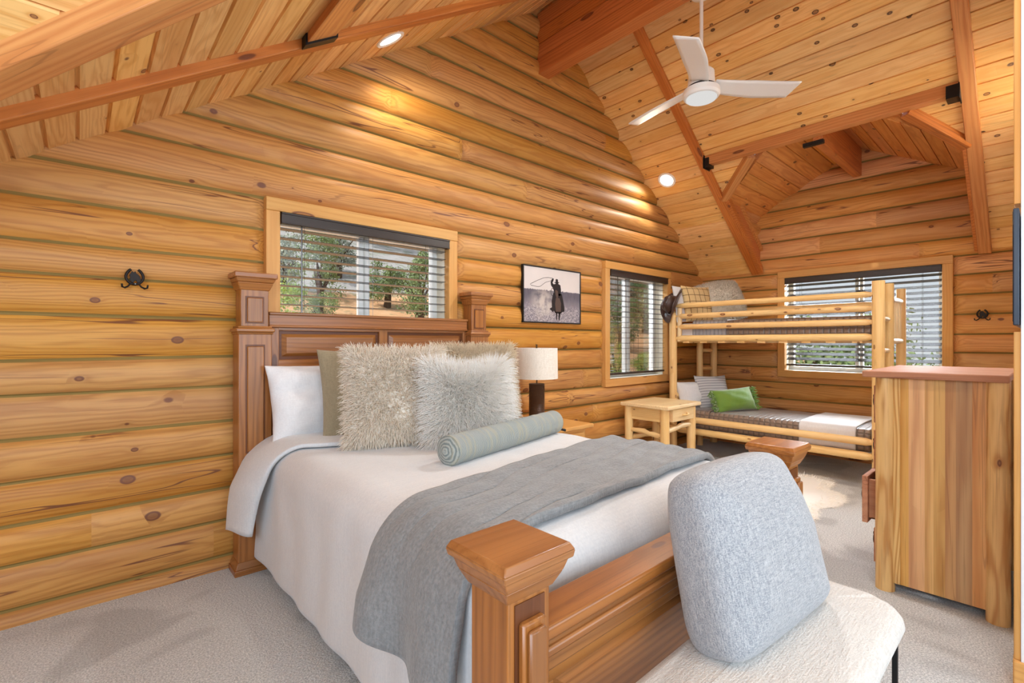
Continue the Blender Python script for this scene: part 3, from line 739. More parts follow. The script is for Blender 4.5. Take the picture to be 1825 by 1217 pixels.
# ================================================================== BED
bed = thing('panel_bed', 'brown stained pine bed frame with capped posts and panelled headboard', 'bed', (1.61, -1.3, 0))
def head_post(x0, x1):
    cx = (x0 + x1) / 2
    b = MB()
    b.box(cx - .09, cx + .09, -.172, -.04, .05, 1.40, 'z')
    b.box(cx - .076, cx + .076, -.16, -.045, 1.40, 1.67, 'z')
    p = b.build('headboard_post', M['bed'], bed, bevel=.005)
    b = MB(); b.box(cx - .112, cx + .112, -.193, -.035, 0, .035, 'x'); b.frus((cx - .108, cx + .108, -.19, -.036), .035, (cx - .092, cx + .092, -.174, -.04), .075, 'x'); b.build('post_base', M['bed'], p, bevel=.004)
    b = MB(); b.box(cx - .098, cx + .098, -.182, -.036, 1.395, 1.41, 'x'); b.box(cx - .104, cx + .104, -.19, -.036, 1.408, 1.432, 'x'); b.box(cx - .092, cx + .092, -.176, -.036, 1.43, 1.445, 'x'); b.build('moulding', M['bed'], p, bevel=.009, seg=3)
    b = MB(); b.frus((cx - .08, cx + .08, -.165, -.036), 1.655, (cx - .098, cx + .098, -.186, -.036), 1.70, 'x'); b.frus((cx - .098, cx + .098, -.186, -.036), 1.70, (cx - .108, cx + .108, -.2, -.036), 1.725, 'x'); b.box(cx - .116, cx + .116, -.207, -.036, 1.725, 1.757, 'x'); b.build('post_cap', M['bed_cap'], p, bevel=.006)
    b = MB(); b.box(cx - .052, cx + .052, -.175, -.171, .70, 1.335, 'z'); b.box(cx - .05, cx + .05, -.163, -.16, 1.46, 1.62, 'z'); b.build('panel_groove', M['bed_edge'], p)
    b = MB(); b.frus((0, 0, 0, 0), 0, (0, 0, 0, 0), 0) if False else None
    b.box(cx - .045, cx + .045, -.182, -.172, .71, 1.325, 'z'); b.box(cx - .043, cx + .043, -.169, -.16, 1.467, 1.612, 'z'); b.build('raised_panel', M['bed'], p, bevel=.006, seg=1)
head_post(.66, .89); head_post(2.34, 2.567)
b = MB(); b.box(.86, 2.36, -.125, -.05, 1.45, 1.53, 'x'); b.box(.86, 2.36, -.137, -.045, 1.515, 1.535, 'x'); b.box(.86, 2.36, -.132, -.05, 1.44, 1.455, 'x'); b.build('headboard_top_rail', M['bed'], bed, bevel=.006)
b = MB()
for z0, z1 in ((1.16, 1.24), (.62, .84)): b.box(.86, 2.36, -.105, -.05, z0, z1, 'x')
b.box(.86, 2.36, -.105, -.05, .35, .45, 'x'); b.box(.86, 2.36, -.105, -.05, 1.42, 1.445, 'x')
for x0, x1 in ((.86, .925), (1.595, 1.66), (2.33, 2.36)): b.box(x0, x1, -.106, -.05, .40, 1.44, 'z')
b.build('headboard_frame', M['bed'], bed, bevel=.004)
for z0, z1 in ((1.24, 1.42), (.84, 1.16), (.45, .62)):
    for x0, x1 in ((.925, 1.595), (1.66, 2.33)):
        b = MB(); b.box(x0, x1, -.085, -.055, z0, z1, 'x'); q = b.build('headboard_panel', M['bed_edge'], bed)
        b = MB()
        b.hexa([(x0 + .02, -.085, z0 + .02), (x1 - .02, -.085, z0 + .02), (x1 - .02, -.085, z1 - .02), (x0 + .02, -.085, z1 - .02), (x0 + .045, -.104, z0 + .04), (x1 - .045, -.104, z0 + .04), (x1 - .045, -.104, z1 - .04), (x0 + .045, -.104, z1 - .04)], 'x'); b.build('raised_field', M['bed'], q)
def foot_post(cx):
    cy = -2.455
    b = MB(); b.box(cx - .065, cx + .065, cy - .065, cy + .065, .05, .80, 'z'); p = b.build('footboard_post', M['bed'], bed, bevel=.004)
    b = MB(); b.box(cx - .09, cx + .09, cy - .09, cy + .09, 0, .06, 'x'); b.frus((cx - .088, cx + .088, cy - .088, cy + .088), .06, (cx - .07, cx + .07, cy - .07, cy + .07), .1, 'x'); b.build('post_base', M['bed'], p, bevel=.004)
    b = MB(); b.frus((cx - .07, cx + .07, cy - .07, cy + .07), .785, (cx - .088, cx + .088, cy - .088, cy + .088), .82, 'x'); b.frus((cx - .088, cx + .088, cy - .088, cy + .088), .82, (cx - .098, cx + .098, cy - .098, cy + .098), .85, 'x'); b.frus((cx - .106, cx + .106, cy - .104, cy + .104), .85, (cx - .11, cx + .11, cy - .107, cy + .107), .868, 'x'); b.frus((cx - .11, cx + .11, cy - .107, cy + .107), .868, (cx - .1, cx + .1, cy - .098, cy + .098), .885, 'x'); b.build('post_cap', M['bed_cap'], p, bevel=.003)
    b = MB(); b.box(cx - .046, cx + .046, cy - .068, cy - .064, .2, .775, 'z'); b.build('panel_groove', M['bed_edge'], p)
    b = MB(); b.box(cx - .036, cx + .036, cy - .085, cy - .065, .33, .735, 'z'); b.box(cx - .026, cx + .026, cy - .098, cy - .084, .35, .72, 'z'); b.build('raised_panel', M['bed'], p, bevel=.005, seg=1)
foot_post(.752); foot_post(2.42)
b = MB(); b.box(.80, 2.37, -2.515, -2.40, .645, .68, 'x'); b.box(.815, 2.36, -2.50, -2.41, .56, .65, 'x'); b.box(.815, 2.36, -2.51, -2.40, .60, .625, 'x'); b.build('footboard_rail', M['bed'], bed, bevel=.007)
b = MB(); b.box(.795, 2.375, -2.485, -2.42, .12, .2, 'x')
for x0, x1 in ((.795, .87), (2.30, 2.375)): b.box(x0, x1, -2.484, -2.421, .2, .52, 'z')
b.box(.795, 2.375, -2.485, -2.42, .52, .57, 'x'); b.build('footboard_frame', M['bed'], bed, bevel=.003)
b = MB(); b.box(.86, 2.31, -2.46, -2.43, .19, .53, 'x'); q = b.build('footboard_panel', M['bed_edge'], bed)
b = MB(); b.hexa([(.885, -2.46, .21), (2.285, -2.46, .21), (2.285, -2.46, .51), (.885, -2.46, .51), (.91, -2.482, .235), (2.26, -2.482, .235), (2.26, -2.482, .49), (.91, -2.482, .49)], 'x'); b.build('raised_field', M['bed'], q)
for x0, x1 in ((.835, .86), (2.36, 2.385)):
    b = MB(); b.box(x0, x1, -2.40, -.15, .10, .30, 'y'); b.build('side_rail', M['pole'], bed, bevel=.004)
# mattress
def rbox(x0, x1, y0, y1, z0, z1, name, mat, parent=None, bev=.05):
    b = MB(); b.box(x0, x1, y0, y1, z0, z1); return b.build(name, mat, parent, bevel=bev, seg=4)
o = rbox(.86, 2.35, -2.25, -.15, .30, .715, 'mattress', M['sheet']); tag(o, 'thick white mattress under the cream duvet of the large bed', 'mattress')
# draped cloth
def drape1(s, e, sign, r, flare, wav=0.):
    """distance past the edge e -> (coordinate, drop)"""
    d = (e - s) * sign if sign > 0 else (s - e)
    if d <= 0: return s, 0.
    if d < r * pi / 2: return e - sign * r * math.sin(d / r), r * (1 - math.cos(d / r))
    k = d - r * pi / 2
    return e - sign * (r + flare * k), r + k
def cloth(name, label, cat, mat, sx, sy, X0, X1, Y0, top, r, off, fn=None, thick=.012, nu=110, nv=90, wr=.006, flare=.03, parent=None, fold=.012, fscale=7., sub=0):
    """sx(u,v), sy(u,v) flattened coordinates"""
    b = MB()
    def g(u, v):
        a = sx(u, v); c = sy(u, v)
        xl, dl = drape1(a, X0, 1, r, flare) if a < (X0 + X1) / 2 else drape1(a, X1, -1, r, flare)
        yl, dy = drape1(c, Y0, 1, r, flare * .3)
        z = top + off - dl - dy * (1 - min(1, dl / .2) * .8)
        k = min(1, dl / .25)
        if a < (X0 + X1) / 2: xl -= off * min(1, dl / r) + fold * k * (.5 + .5 * math.sin(c * fscale * 2 + nz(c * 2, z * 1.5) * 3)) * 2
        else: xl += off * min(1, dl / r)
        yl -= off * min(1, dy / r)
        z += wr * (nz(a * 3, c * 5, 1) + .6 * nz(a * 9, c * 7, 4)) * (1 - k)
        xl += wr * .8 * nz(c * 6, z * 6, 2) * k
        p = Vector((xl, yl, z))
        return fn(p, u, v, k) if fn else p
    b.grid(nu, nv, g)
    o = b.build(name, mat, parent, smooth=80, solid=thick)
    if label: tag(o, label, cat)
    return o
def duv(p, u, v, k):
    # keep foot end behind the footboard
    p.y = max(p.y, -2.385); return p
duvet = cloth('duvet', 'cream linen duvet spread over the large bed and hanging to the carpet', 'duvet', M['duvet'],
      lambda u, v: lerp(.92 - .72, 2.27 + .66, u), lambda u, v: lerp(-.16, -2.20 - .5, v), .92, 2.29, -2.20, .745, .11, .0, duv, .02, 130, 120, .007, .015, fold=.006, fscale=9)
def flapfn(p, u, v, k):
    p.x -= .075 * k * (1 - v) ** .5 * 1.2; p.z += .012 * math.sin(v * pi)
    return p
cloth('turned_back_edge', None, None, M['duvet'], lambda u, v: lerp(.92 - .56, 2.27 + .4, u),
      lambda u, v: lerp(-.17, lerp(-.36, -.74, sstep(.0, .45, u)) - .03 * math.sin(u * 9), v), .92, 2.29, -9, .745, .12, .03, flapfn, .02, 90, 30, .006, .08, parent=None, fold=.012).parent = duvet
# grey throw
def thr(p, u, v, k):
    # deep soft folds where the throw hangs
    q = math.sin(v * 9.5 + .8) * .5 + .5
    p.x -= .05 * k * q; p.z -= .03 * k * math.sin(v * 3.2)
    w = .010 * math.sin(v * 14 + u * 9 + 2 * nz(u * 5, v * 2)) * (1 - k); p.z += abs(w)
    return p
throw = cloth('throw_blanket', 'grey plush throw laid across the foot of the large bed', 'blanket', M['throw'],
      lambda u, v: lerp(.92 - lerp(.40, .43, v), 2.27 + .35, u), lambda u, v: lerp(lerp(-1.80, -1.60, sstep(.0, .9, u)), lerp(-2.27, -2.15, u), v), .92, 2.29, -9, .752, .12, .022, thr, .03, 130, 60, .010, .07, fold=.02, fscale=6)
clip = thing('duvet_clip', 'small bent wire clip poking out below the throw on the bed', 'clip', (1.05, -2.335, .70))
b = MB(); b.tube([(1.05 + .03 * math.cos(t), -2.335, .70 + .02 * math.sin(t)) for t in np.linspace(.3, 5.6, 16)], .0025, 6); b.build('wire_loop', M['steel'], clip, smooth=40)
b = MB(); b.tube([(1.03, -2.325, .712), (.94, -2.32, .73)], .003, 6); b.build('wire_stem', M['steel'], clip, smooth=40)

# ------------------------------------------------------------------ pillows
def psurf(w, h, t, c=.07, e=.45, dent=0.):
    def f(u, v, s):
        x = w / 2 * u * (1 - c * (1 - v * v) * abs(u)); z = h / 2 * v * (1 - c * (1 - u * u) * abs(v))
        if dent and v > 0: z -= dent * h * v * (1 - u * u) ** 2
        y = -s * t / 2 * (max(0, (1 - u * u)) * max(0, 1 - v * v)) ** e
        return Vector((x, y, z + h / 2))
    return f
def pillow_mesh(w, h, t, n=22, wr=.01, **k):
    f = psurf(w, h, t, **k); b = MB(); ph = random.uniform(0, 50)
    for s_ in (1, -1):
        def g(a, c):
            u = math.sin((a - .5) * pi); v = math.sin((c - .5) * pi); p = f(u, v, s_)
            q = (1 - u * u) * (1 - v * v)
            p.y += wr * q ** .3 * (nz(u * 2 + ph, v * 2, s_) + .5 * nz(u * 5, v * 5 + ph, s_)); return p
        if s_ == 1: b.grid(n, n, g)
        else: b.grid(n, n, lambda a, c: g(1 - a, c))
    return b, f
def weld(o):
    m = o.modifiers.new('w', 'WELD'); m.merge_threshold = .0008
def pillow(name, label, loc, rot, w, h, t, mat, group=None, **k):
    r = thing(name, label, 'pillow', loc, rot, group)
    b, f = pillow_mesh(w, h, t, **k); o = b.build('cover', mat, r, local=True, smooth=80); weld(o)
    return r, f
def fur(parent, f, n, length, rad_, mat, curl=.4, both=False, droop=.5, seg=4, clump=.0, part='fur', edge=1.):
    """mesh strands on a pillow surface (local space)"""
    V = []; F = []; R = []; rs = np.random.default_rng(n)
    def P(u, v, s_): return f(u, v, s_)
    cl = [(rs.uniform(-1, 1), rs.uniform(-1, 1)) for _ in range(max(1, n // 14))]
    for i in range(n):
        s_ = 1 if (not both or rs.random() < .65) else -1
        u = math.sin((rs.random() - .5) * pi) if rs.random() < .25 else rs.uniform(-.995, .995); v = math.sin((rs.random() - .5) * pi) if rs.random() < .25 else rs.uniform(-.995, .995)
        e = .01; p = P(u, v, s_)
        du = P(min(1, u + e), v, s_) - P(max(-1, u - e), v, s_); dv = P(u, min(1, v + e), s_) - P(u, max(-1, v - e), s_)
        nn = dv.cross(du) * s_
        if nn.length < 1e-9: nn = Vector((0, -s_, 0))
        nn.normalize()
        if nn.y * s_ > 0: nn = -nn
        out = Vector((u * abs(u) ** 3, 0, v * abs(v) ** 3)) * edge
        d = (nn * .55 + out * .8 + Vector((rs.normal(), rs.normal(), rs.normal())) * curl * .5).normalized()
        L = length * rs.uniform(.65, 1.2); r0 = rad_ * rs.uniform(.7, 1.2)
        q = p.copy(); base = len(V); side = Vector((rs.normal(), rs.normal(), rs.normal()))
        swirl = Vector((rs.normal(), rs.normal(), rs.normal())) * curl
        for k in range(seg + 1):
            t = k / seg; a1 = d.cross(side).normalized(); a2 = d.cross(a1)
            rr = r0 * (1 - t * .8)
            for j in range(3):
                an = 2 * pi * j / 3; V.append(tuple(q + a1 * rr * math.cos(an) + a2 * rr * math.sin(an)))
            q = q + d * (L / seg); d = (d + swirl * (.5 if k % 2 else -.2) + Vector((0, 0, -droop * .35))).normalized()
        rn = rs.random()
        for k in range(seg):
            for j in range(3):
                j2 = (j + 1) % 3; F.append((base + k * 3 + j, base + k * 3 + j2, base + (k + 1) * 3 + j2, base + (k + 1) * 3 + j)); R.append(rn * .6 + .4 * (k / seg))
    b = MB(); b.v = V; b.gc = V; b.f = F; b.rn = R; b.mi = [0] * len(F)
    o = b.build(part, mat, parent, local=True, smooth=180); o['kind'] = 'stuff'
    return o
GP = 'pillows heaped at the head of the large bed'
pillow('bed_pillow', 'plain white pillow leaning on the headboard at the left', (1.16, -.30, .765), (rad(-14), 0, rad(6)), .68, .46, .20, M['sheet'], GP, c=.06, wr=.04)
pillow('bed_pillow', 'plain white pillow mostly hidden at the far right behind the shaggy pillows', (2.12, -.40, .765), (rad(-38), 0, rad(-4)), .68, .44, .2, M['sheet'], GP, c=.05, wr=.02)
pillow('euro_pillow', 'khaki square pillow peeking out behind the left shaggy pillow', (1.34, -.52, .765), (rad(-16), 0, rad(-8)), .58, .56, .16, M['khaki'], GP, c=.06, wr=.02)
pr1, f1 = pillow('shaggy_pillow', 'large cream shaggy pillow on the left of the heap', (1.33, -.86, .775), (rad(-20), 0, rad(-22)), .56, .56, .20, M['fur_cream'], GP, c=.05)
fur(pr1, f1, 6500, .050, .0034, M['fur_cream'], curl=.5, droop=.5, part='fur')
pr2, f2 = pillow('shaggy_pillow', 'large beige shaggy pillow at the right behind the white fluffy one', (1.98, -.74, .775), (rad(-20), 0, rad(-30)), .58, .58, .22, M['fur_beige'], GP, c=.05)
fur(pr2, f2, 6000, .046, .0034, M['fur_beige'], curl=.5, droop=.5, part='fur')
pr3, f3 = pillow('fluffy_pillow', 'white long-haired fluffy pillow standing in front of the shaggy pair', (1.64, -1.12, .775), (rad(-18), 0, rad(-25)), .47, .47, .18, M['fur_white'], GP, c=.05, dent=.10)
fur(pr3, f3, 8000, .085, .0024, M['fur_white'], curl=.3, droop=.4, part='fur', edge=1.2)
# bolster
ba = Vector((1.275, -1.405, 0)); bb = Vector((2.31, -1.15, 0)); bl = (bb - ba).length
bol = thing('bolster', 'blue grey corded bolster lying in front of the pillows', 'bolster pillow', ((ba + bb) / 2 + Vector((0, 0, .835))), (0, 0, math.atan2(bb.y - ba.y, bb.x - ba.x)))
b = MB(); n = 40; pts = []; rr = []
for i in range(n + 1):
    t = i / n; x = (t - .5) * bl; pts.append((x, 0, 0)); e = min(t, 1 - t) * bl
    rr.append(.072 * (math.sqrt(max(.02, 1 - max(0, 1 - e / .03) ** 2)) if e < .03 else 1) * (1 + .02 * math.sin(t * 60)))
b.tube(pts, rr, 28); b.build('cover', M['bolster'], bol, local=True, smooth=60)
b = MB(); b.tube([(bl / 2 - .005, -.02, -.045), (bl / 2 + .05, -.045, -.062)], [.006, .009], 8); b.build('zip_pull', M['black'], bol, local=True, smooth=60)

# ================================================================== LEFT NIGHTSTAND AND LAMP
ns = thing('nightstand', 'honey pine nightstand under the table lamp, mostly hidden by the bed', 'nightstand', (3.02, -.33, 0))
b = MB(); b.box(2.66, 3.40, -.60, -.06, .595, .63, 'x'); b.build('tabletop', M['trim'], ns, bevel=.008)
b = MB(); b.box(2.72, 3.34, -.55, -.08, .12, .595, 'x'); b.build('body', M['trim'], ns, bevel=.004)
b = MB(); b.box(2.76, 3.30, -.565, -.548, .36, .56, 'x'); dr = b.build('drawer', M['trim'], ns, bevel=.004)
b = MB(); b.tube([(3.03, -.565, .46), (3.03, -.59, .46)], [.008, .016], 12); b.build('knob', M['iron'], dr, smooth=40)
for x in (2.74, 3.32):
    for y in (-.53, -.10):
        b = MB(); b.tube([(x, y, 0), (x, y, .14)], [.02, .028], 12); b.build('leg', M['trim'], ns, smooth=40)
lp = thing('table_lamp', 'bronze ribbed table lamp with a wide linen drum shade', 'lamp', (2.945, -.34, .63))
lx, ly = 2.945, -.34
b = MB(); prof = [(.0001, .0), (.072, .0), (.072, .012), (.066, .014)]
for k in range(46):
    z = .014 + k * .0075; prof += [(.066, z), (.069, z + .004)]
prof += [(.066, .362), (.0001, .364)]
b.lathe(prof, 32, (lx, ly, .63)); b.build('lamp_base', M['lampbase'], lp, smooth=25)
b = MB(); b.tube([(lx, ly, .99), (lx, ly, 1.33)], .006, 8); b.tube([(lx - .012, ly, 1.29), (lx - .012, ly, 1.335)], .0022, 6); b.build('stem', M['brass'], lp, smooth=40)
b = MB(); b.lathe([(.182, 0), (.180, .13), (.178, .262), (.174, .262), (.177, .0), (.182, .0)], 48, (lx, ly, 1.037), cap=False); b.build('lamp_shade', M['shade'], lp, smooth=40)
b = MB()
for k in range(3):
    a = k * 2 * pi / 3; b.tube([(lx, ly, 1.285), (lx + .176 * math.cos(a), ly + .176 * math.sin(a), 1.29)], .0025, 6)
b.build('shade_spider', M['brass'], lp, smooth=40)

# ================================================================== WALL THINGS
# framed photograph
px0, px1, pz0, pz1 = 3.045, 3.865, 1.532, 2.072
pf = thing('framed_photo', 'framed black and white photo of a rider swinging a rope, on the log wall', 'picture', ((px0 + px1) / 2, -.05, pz0))
b = MB(); fw = .012
b.box(px0, px1, -.062, -.03, pz1 - fw, pz1); b.box(px0, px1, -.062, -.03, pz0, pz0 + fw); b.box(px0, px0 + fw, -.062, -.03, pz0 + fw, pz1 - fw); b.box(px1 - fw, px1, -.062, -.03, pz0 + fw, pz1 - fw)
b.build('frame', M['black'], pf, bevel=.002)
def printmat():
    N = NT('misty_grassland_print'); co = N.obj(); sp = N.n('ShaderNodeSeparateXYZ'); N.l(co, sp.inputs[0])
    z = sp.outputs[2]; x = sp.outputs[0]
    zz = N.math('DIVIDE', z, .54)
    jag = N.math('MULTIPLY', N.math('SUBTRACT', N.noise(N.vmath('MULTIPLY', co, (1, 1, .05)), 60, 2), .5), .05)
    slope = N.math('MULTIPLY', x, .02)
    sky = N.mix(N.noise(co, 5, 2), sr(214, 204, 198), sr(196, 188, 184))
    forest = N.mix(N.noise(N.vmath('MULTIPLY', co, (1, 1, .3)), 50, 2), sr(74, 68, 80), sr(104, 98, 106))
    grass = N.mix(N.maprange(N.noise(co, 90, 3, .7), .42, .62), sr(56, 60, 78), sr(196, 186, 184))
    c = N.mix(N.maprange(N.math('SUBTRACT', zz, jag), .585, .595), forest, sky)
    fog = N.math('MULTIPLY', N.maprange(N.vmath('LENGTH', N.vmath('SUBTRACT', N.vmath('MULTIPLY', co, (1, 0, 1.15)), (-.13, 0, .22))), .24, .02), N.maprange(N.noise(co, 12, 3), .3, .6))
    c = N.mix(N.maprange(N.math('ADD', zz, N.math('MULTIPLY', jag, 3.)), .36, .24), c, grass)
    c = N.mix(N.math('MULTIPLY', N.maprange(zz, .52, .3), .45), c, sr(150, 140, 146))
    c = N.mix(N.math('MULTIPLY', fog, .75), c, sr(206, 194, 182))
    return N.bsdf(c, .5, .3)
M['print'] = printmat(); M['sil'] = plain('dark_print_ink', sr(38, 30, 30), .6, .2); M['sil2'] = plain('brown_print_ink', sr(84, 66, 58), .6, .2)
b = MB(); b.box(px0 + fw, px1 - fw, -.055, -.045, pz0 + fw, pz1 - fw)
def pp(x, y, d=0):   # coordinates read off the print
    return (lerp(px0 + fw, px1 - fw, (x - 185) / 925), -.0556 - d, lerp(pz1 - fw, pz0 + fw, (y - 120 - (x - 185) * .13 * max(0, 1 - (y - 120) / 970)) / (970 - (x - 185) * .105)))
def sil(pts, mi=1, d=0.0): b.poly([pp(x, y, d) for x, y in pts], None, (0, -.0006, 0), mi)
sil([(660, 386), (686, 382), (686, 340), (704, 330), (724, 340), (728, 382), (752, 386), (735, 398), (676, 398)])
sil([(688, 392), (726, 392), (732, 412), (766, 430), (776, 500), (772, 600), (690, 610), (662, 540), (640, 480), (610, 440), (604, 390), (620, 345), (636, 322), (656, 328), (650, 360), (634, 395), (652, 420), (684, 412)])
sil([(650, 560), (790, 570), (815, 680), (835, 790), (838, 850), (800, 860), (770, 890), (680, 890), (655, 850), (645, 880), (585, 830), (625, 800), (620, 700), (640, 600)])
sil([(690, 870), (716, 875), (712, 1000), (698, 1000)]); sil([(735, 875), (770, 870), (752, 1000), (736, 1005)])
sil([(675, 520), (700, 510), (722, 530), (732, 600), (720, 640), (700, 640), (684, 590)], 2, .0007)
sil([(690, 640), (750, 640), (776, 720), (772, 860), (690, 865), (676, 740)], 2, .0007)
rope = [(640, 322), (560, 312), (490, 322), (390, 370), (300, 425), (282, 440), (300, 460), (400, 476), (440, 465), (520, 395), (600, 368), (640, 340)]
b.tube([pp(x, y, .001) for x, y in rope], .0018, 4, mi=1)
b.tube([pp(635 + 28 * math.cos(t), 548 + 62 * math.sin(t), .001) for t in np.linspace(0, 2 * pi, 18)], .0022, 4, mi=1)
b.build('print', [M['print'], M['sil'], M['sil2']], pf)
# horseshoe hooks
def hook(loc, rotz, label):
    r = thing('coat_hook', label, 'hook', loc, (0, 0, rotz), 'dark iron horseshoe coat hooks'); r.scale = (.62, .62, .62)
    b = MB(); pts = []; rr = []
    for t in np.linspace(rad(118), rad(422), 26):
        q = 1 - .18 * max(0, math.sin(t)); pts.append((.060 * math.cos(t) * q, -.008, .067 * math.sin(t))); rr.append(.011)
    b.tube(pts, rr, 8); b.build('horseshoe', M['iron'], r, local=True, smooth=50)
    b = MB(); hp = [(-.012, -.06), (-.035, -.035), (-.03, -.008), (-.036, .012), (-.026, .026), (-.018, .046), (-.006, .034), (.004, .046), (.012, .028), (.028, .012), (.04, -.01), (.046, -.045), (.02, -.058), (.008, -.032), (.0, -.038)]
    b.poly([(x, -.004, z) for x, z in hp], None, (0, -.012, 0)); b.build('horse_head', M['iron'], r, local=True, bevel=.002)
    for s_ in (-1, 1):
        b = MB(); b.tube([(s_ * .022, -.008, -.055), (s_ * .045, -.014, -.088), (s_ * .068, -.026, -.102), (s_ * .085, -.038, -.096), (s_ * .088, -.042, -.07)], [.006, .007, .008, .008, .007], 8); b.build('hook_arm', M['iron'], r, local=True, smooth=50)
    b = MB(); b.tube([(.004, -.012, -.064), (.004, -.019, -.064)], .005, 8); b.build('screw', M['steel'], r, local=True)
    return r
hook((.222, -.032, 1.70), 0, 'dark iron horseshoe coat hook on the logs left of the headboard')
hook((XW - .032, -2.865, 1.625), rad(-90), 'dark iron horseshoe coat hook on the logs right of the bunk window')
# television
tv = thing('television', 'thin dark television seen edge-on at the right wall', 'television', (3.05, -3.215, 1.64))
b = MB(); b.box(2.665, 3.42, -3.222, -3.2055, 1.415, 1.862); b.build('cabinet', M['tv'], tv, bevel=.003)
b = MB(); b.box(2.675, 3.41, -3.2055, -3.204, 1.43, 1.852); b.build('screen', M['black'], tv)

# ================================================================== LOG NIGHTSTAND
ln = thing('log_nightstand', 'rustic log nightstand with a pale drawer beside the bunk bed', 'nightstand', (4.83, -.41, 0))
X0_, X1_, Y0_, Y1_ = 4.46, 5.16, -.71, -.12
b = MB(); N_ = 14
def edgep(x, y, i): return (x + .008 * nz(i * 1.7, 3), y + .008 * nz(i * 1.3, 9))
b.box(X0_, X1_, Y0_, Y1_, .648, .69, 'x'); b.build('tabletop', M['pale'], ln, bevel=.012, seg=3)
for i, (x, y) in enumerate(((X0_ + .07, Y0_ + .08), (X1_ - .08, Y0_ + .08), (X0_ + .07, Y1_ - .07), (X1_ - .08, Y1_ - .07))):
    b = MB(); b.tube([(x + .004 * nz(i, k * 2.), y + .004 * nz(k * 2., i), .65 * k / 6) for k in range(7)], [.046 + .005 * nz(i * 3, k * 1.9) for k in range(7)], 14); b.build('leg', M['pole'], ln, smooth=50)
b = MB(); b.box(X0_ + .055, X0_ + .075, Y0_ + .12, Y1_ - .11, .51, .648, 'y'); b.box(X0_ + .11, X1_ - .12, Y1_ - .08, Y1_ - .06, .51, .648, 'x'); b.box(X1_ - .09, X1_ - .07, Y0_ + .12, Y1_ - .11, .51, .648, 'y'); b.build('apron', M['pole'], ln, bevel=.004)
b = MB(); b.box(X0_ + .13, X1_ - .13, Y0_ + .02, Y1_ - .14, .515, .645, 'x'); d_ = b.build('drawer', M['pale'], ln, bevel=.005)
b = MB(); b.tube([(4.78, Y0_ + .02, .575), (4.80, Y0_ - .012, .578), (4.845, Y0_ - .016, .582), (4.87, Y0_ + .02, .588)], [.008, .010, .010, .008], 8); b.build('twig_handle', M['pole'], d_, smooth=50)
for nm, p, q in (('stretcher', (X0_ + .07, Y0_ + .08, .36), (X0_ + .07, Y1_ - .07, .40)), ('stretcher', (X1_ - .08, Y0_ + .08, .36), (X1_ - .08, Y1_ - .07, .40)), ('stretcher', (X0_ + .07, Y0_ + .08, .42), (X1_ - .08, Y0_ + .08, .45)), ('stretcher', (X0_ + .07, Y1_ - .07, .30), (X1_ - .08, Y1_ - .07, .27))):
    b = MB(); p = Vector(p); q = Vector(q); b.tube([p.lerp(q, k / 7) + Vector((0, 0, .018 * nz(k * .9, p.x * 5, p.y * 7))) for k in range(8)], [.026 + .005 * nz(k * 1.3, p.y * 9) for k in range(8)], 10); b.build(nm, M['pale'] if p.y == q.y and p.y < -.5 else M['pole'], ln, smooth=50)

# ================================================================== BUNK BED
bk = thing('bunk_bed', 'peeled log bunk bed with rails and ladder in the far corner', 'bunk bed', (5.91, -1.25, 0))
BXF, BXB, BYH, BYF = 5.40, 6.40, -.23, -2.262
def pole(p, q, r, name='rail', taper=True, mat='pole', parent=bk, n=12):
    p = Vector(p); q = Vector(q); L = (q - p).length; K = max(4, int(L / .12)); pts = []; rr = []
    for k in range(K + 1):
        t = k / K; pts.append(p.lerp(q, t)); e = min(t, 1 - t) * L; rr.append(r * (1 + .05 * nz(p.x * 3 + t * L * 4, p.z * 7, p.y)))
    if taper:
        ax = (q - p).normalized(); pts = [p, p + ax * .06] + [x for x in pts[1:-1] if .07 < (x - p).length < L - .07] + [q - ax * .06, q]
        rr = [r * .55, r * .98] + rr[2:2 + len(pts) - 4] + [r * .98, r * .55]
        rr = (rr + [r] * 50)[:len(pts) - 2] + [r * .98, r * .55]
    b = MB(); b.tube(pts, rr, n); return b.build(name, M[mat], parent, smooth=50)
pole((BXF, BYH, 0), (BXF, BYH, 1.70), .045, 'post', False); pole((BXF, BYF, 0), (BXF, BYF, 1.905), .05, 'post', False)
pole((BXB, BYH - .03, 0), (BXB, BYH - .03, 1.75), .045, 'post', False); pole((BXB, BYF, 0), (BXB, BYF, 1.905), .042, 'post', False)
pole((5.83, BYF, 0), (5.83, BYF, 1.915), .040, 'post', False); pole((6.07, BYH, 0), (6.07, BYH, 1.75), .04, 'post', False)
for z, r in ((1.787, .029), (1.66, .031), (1.533, .031), (1.395, .036), (.43, .037), (.297, .039)):
    pole((BXF, BYH - .035, z), (BXF, BYF + .03, z), r)
for z, r in ((1.76, .03), (1.60, .03), (1.395, .036), (.43, .037), (.297, .036)):
    pole((BXB + .0, BYH - .06, z), (BXB + .0, BYF + .03, z), r)
pole((BXF, BYH - .085, .0 + 1.36), (BXF, BYH - .085, 1.76), .028, 'post', False, 'pale')
for z in (1.57, 1.27, .97, .67, .40): pole((BXF + .02, BYF, z), (5.87 - .04, BYF, z), .024, 'ladder_rung', mat='pale')
for z in (1.77, 1.36): pole((5.80, BYF, z), (BXB + .03, BYF, z), .028, 'end_rail', mat='pale')
for z in (.43, .75): pole((5.83, BYF, z), (BXB, BYF, z), .028, 'end_rail')
for x in np.linspace(5.93, 6.31, 4): pole((x, BYF, 1.38), (x, BYF, 1.75), .016, 'spindle', False, 'pale')
for z in (1.38, 1.70, .70, .40): pole((BXF, BYH, z), (BXB, BYH - .02, z), .034, 'end_rail')
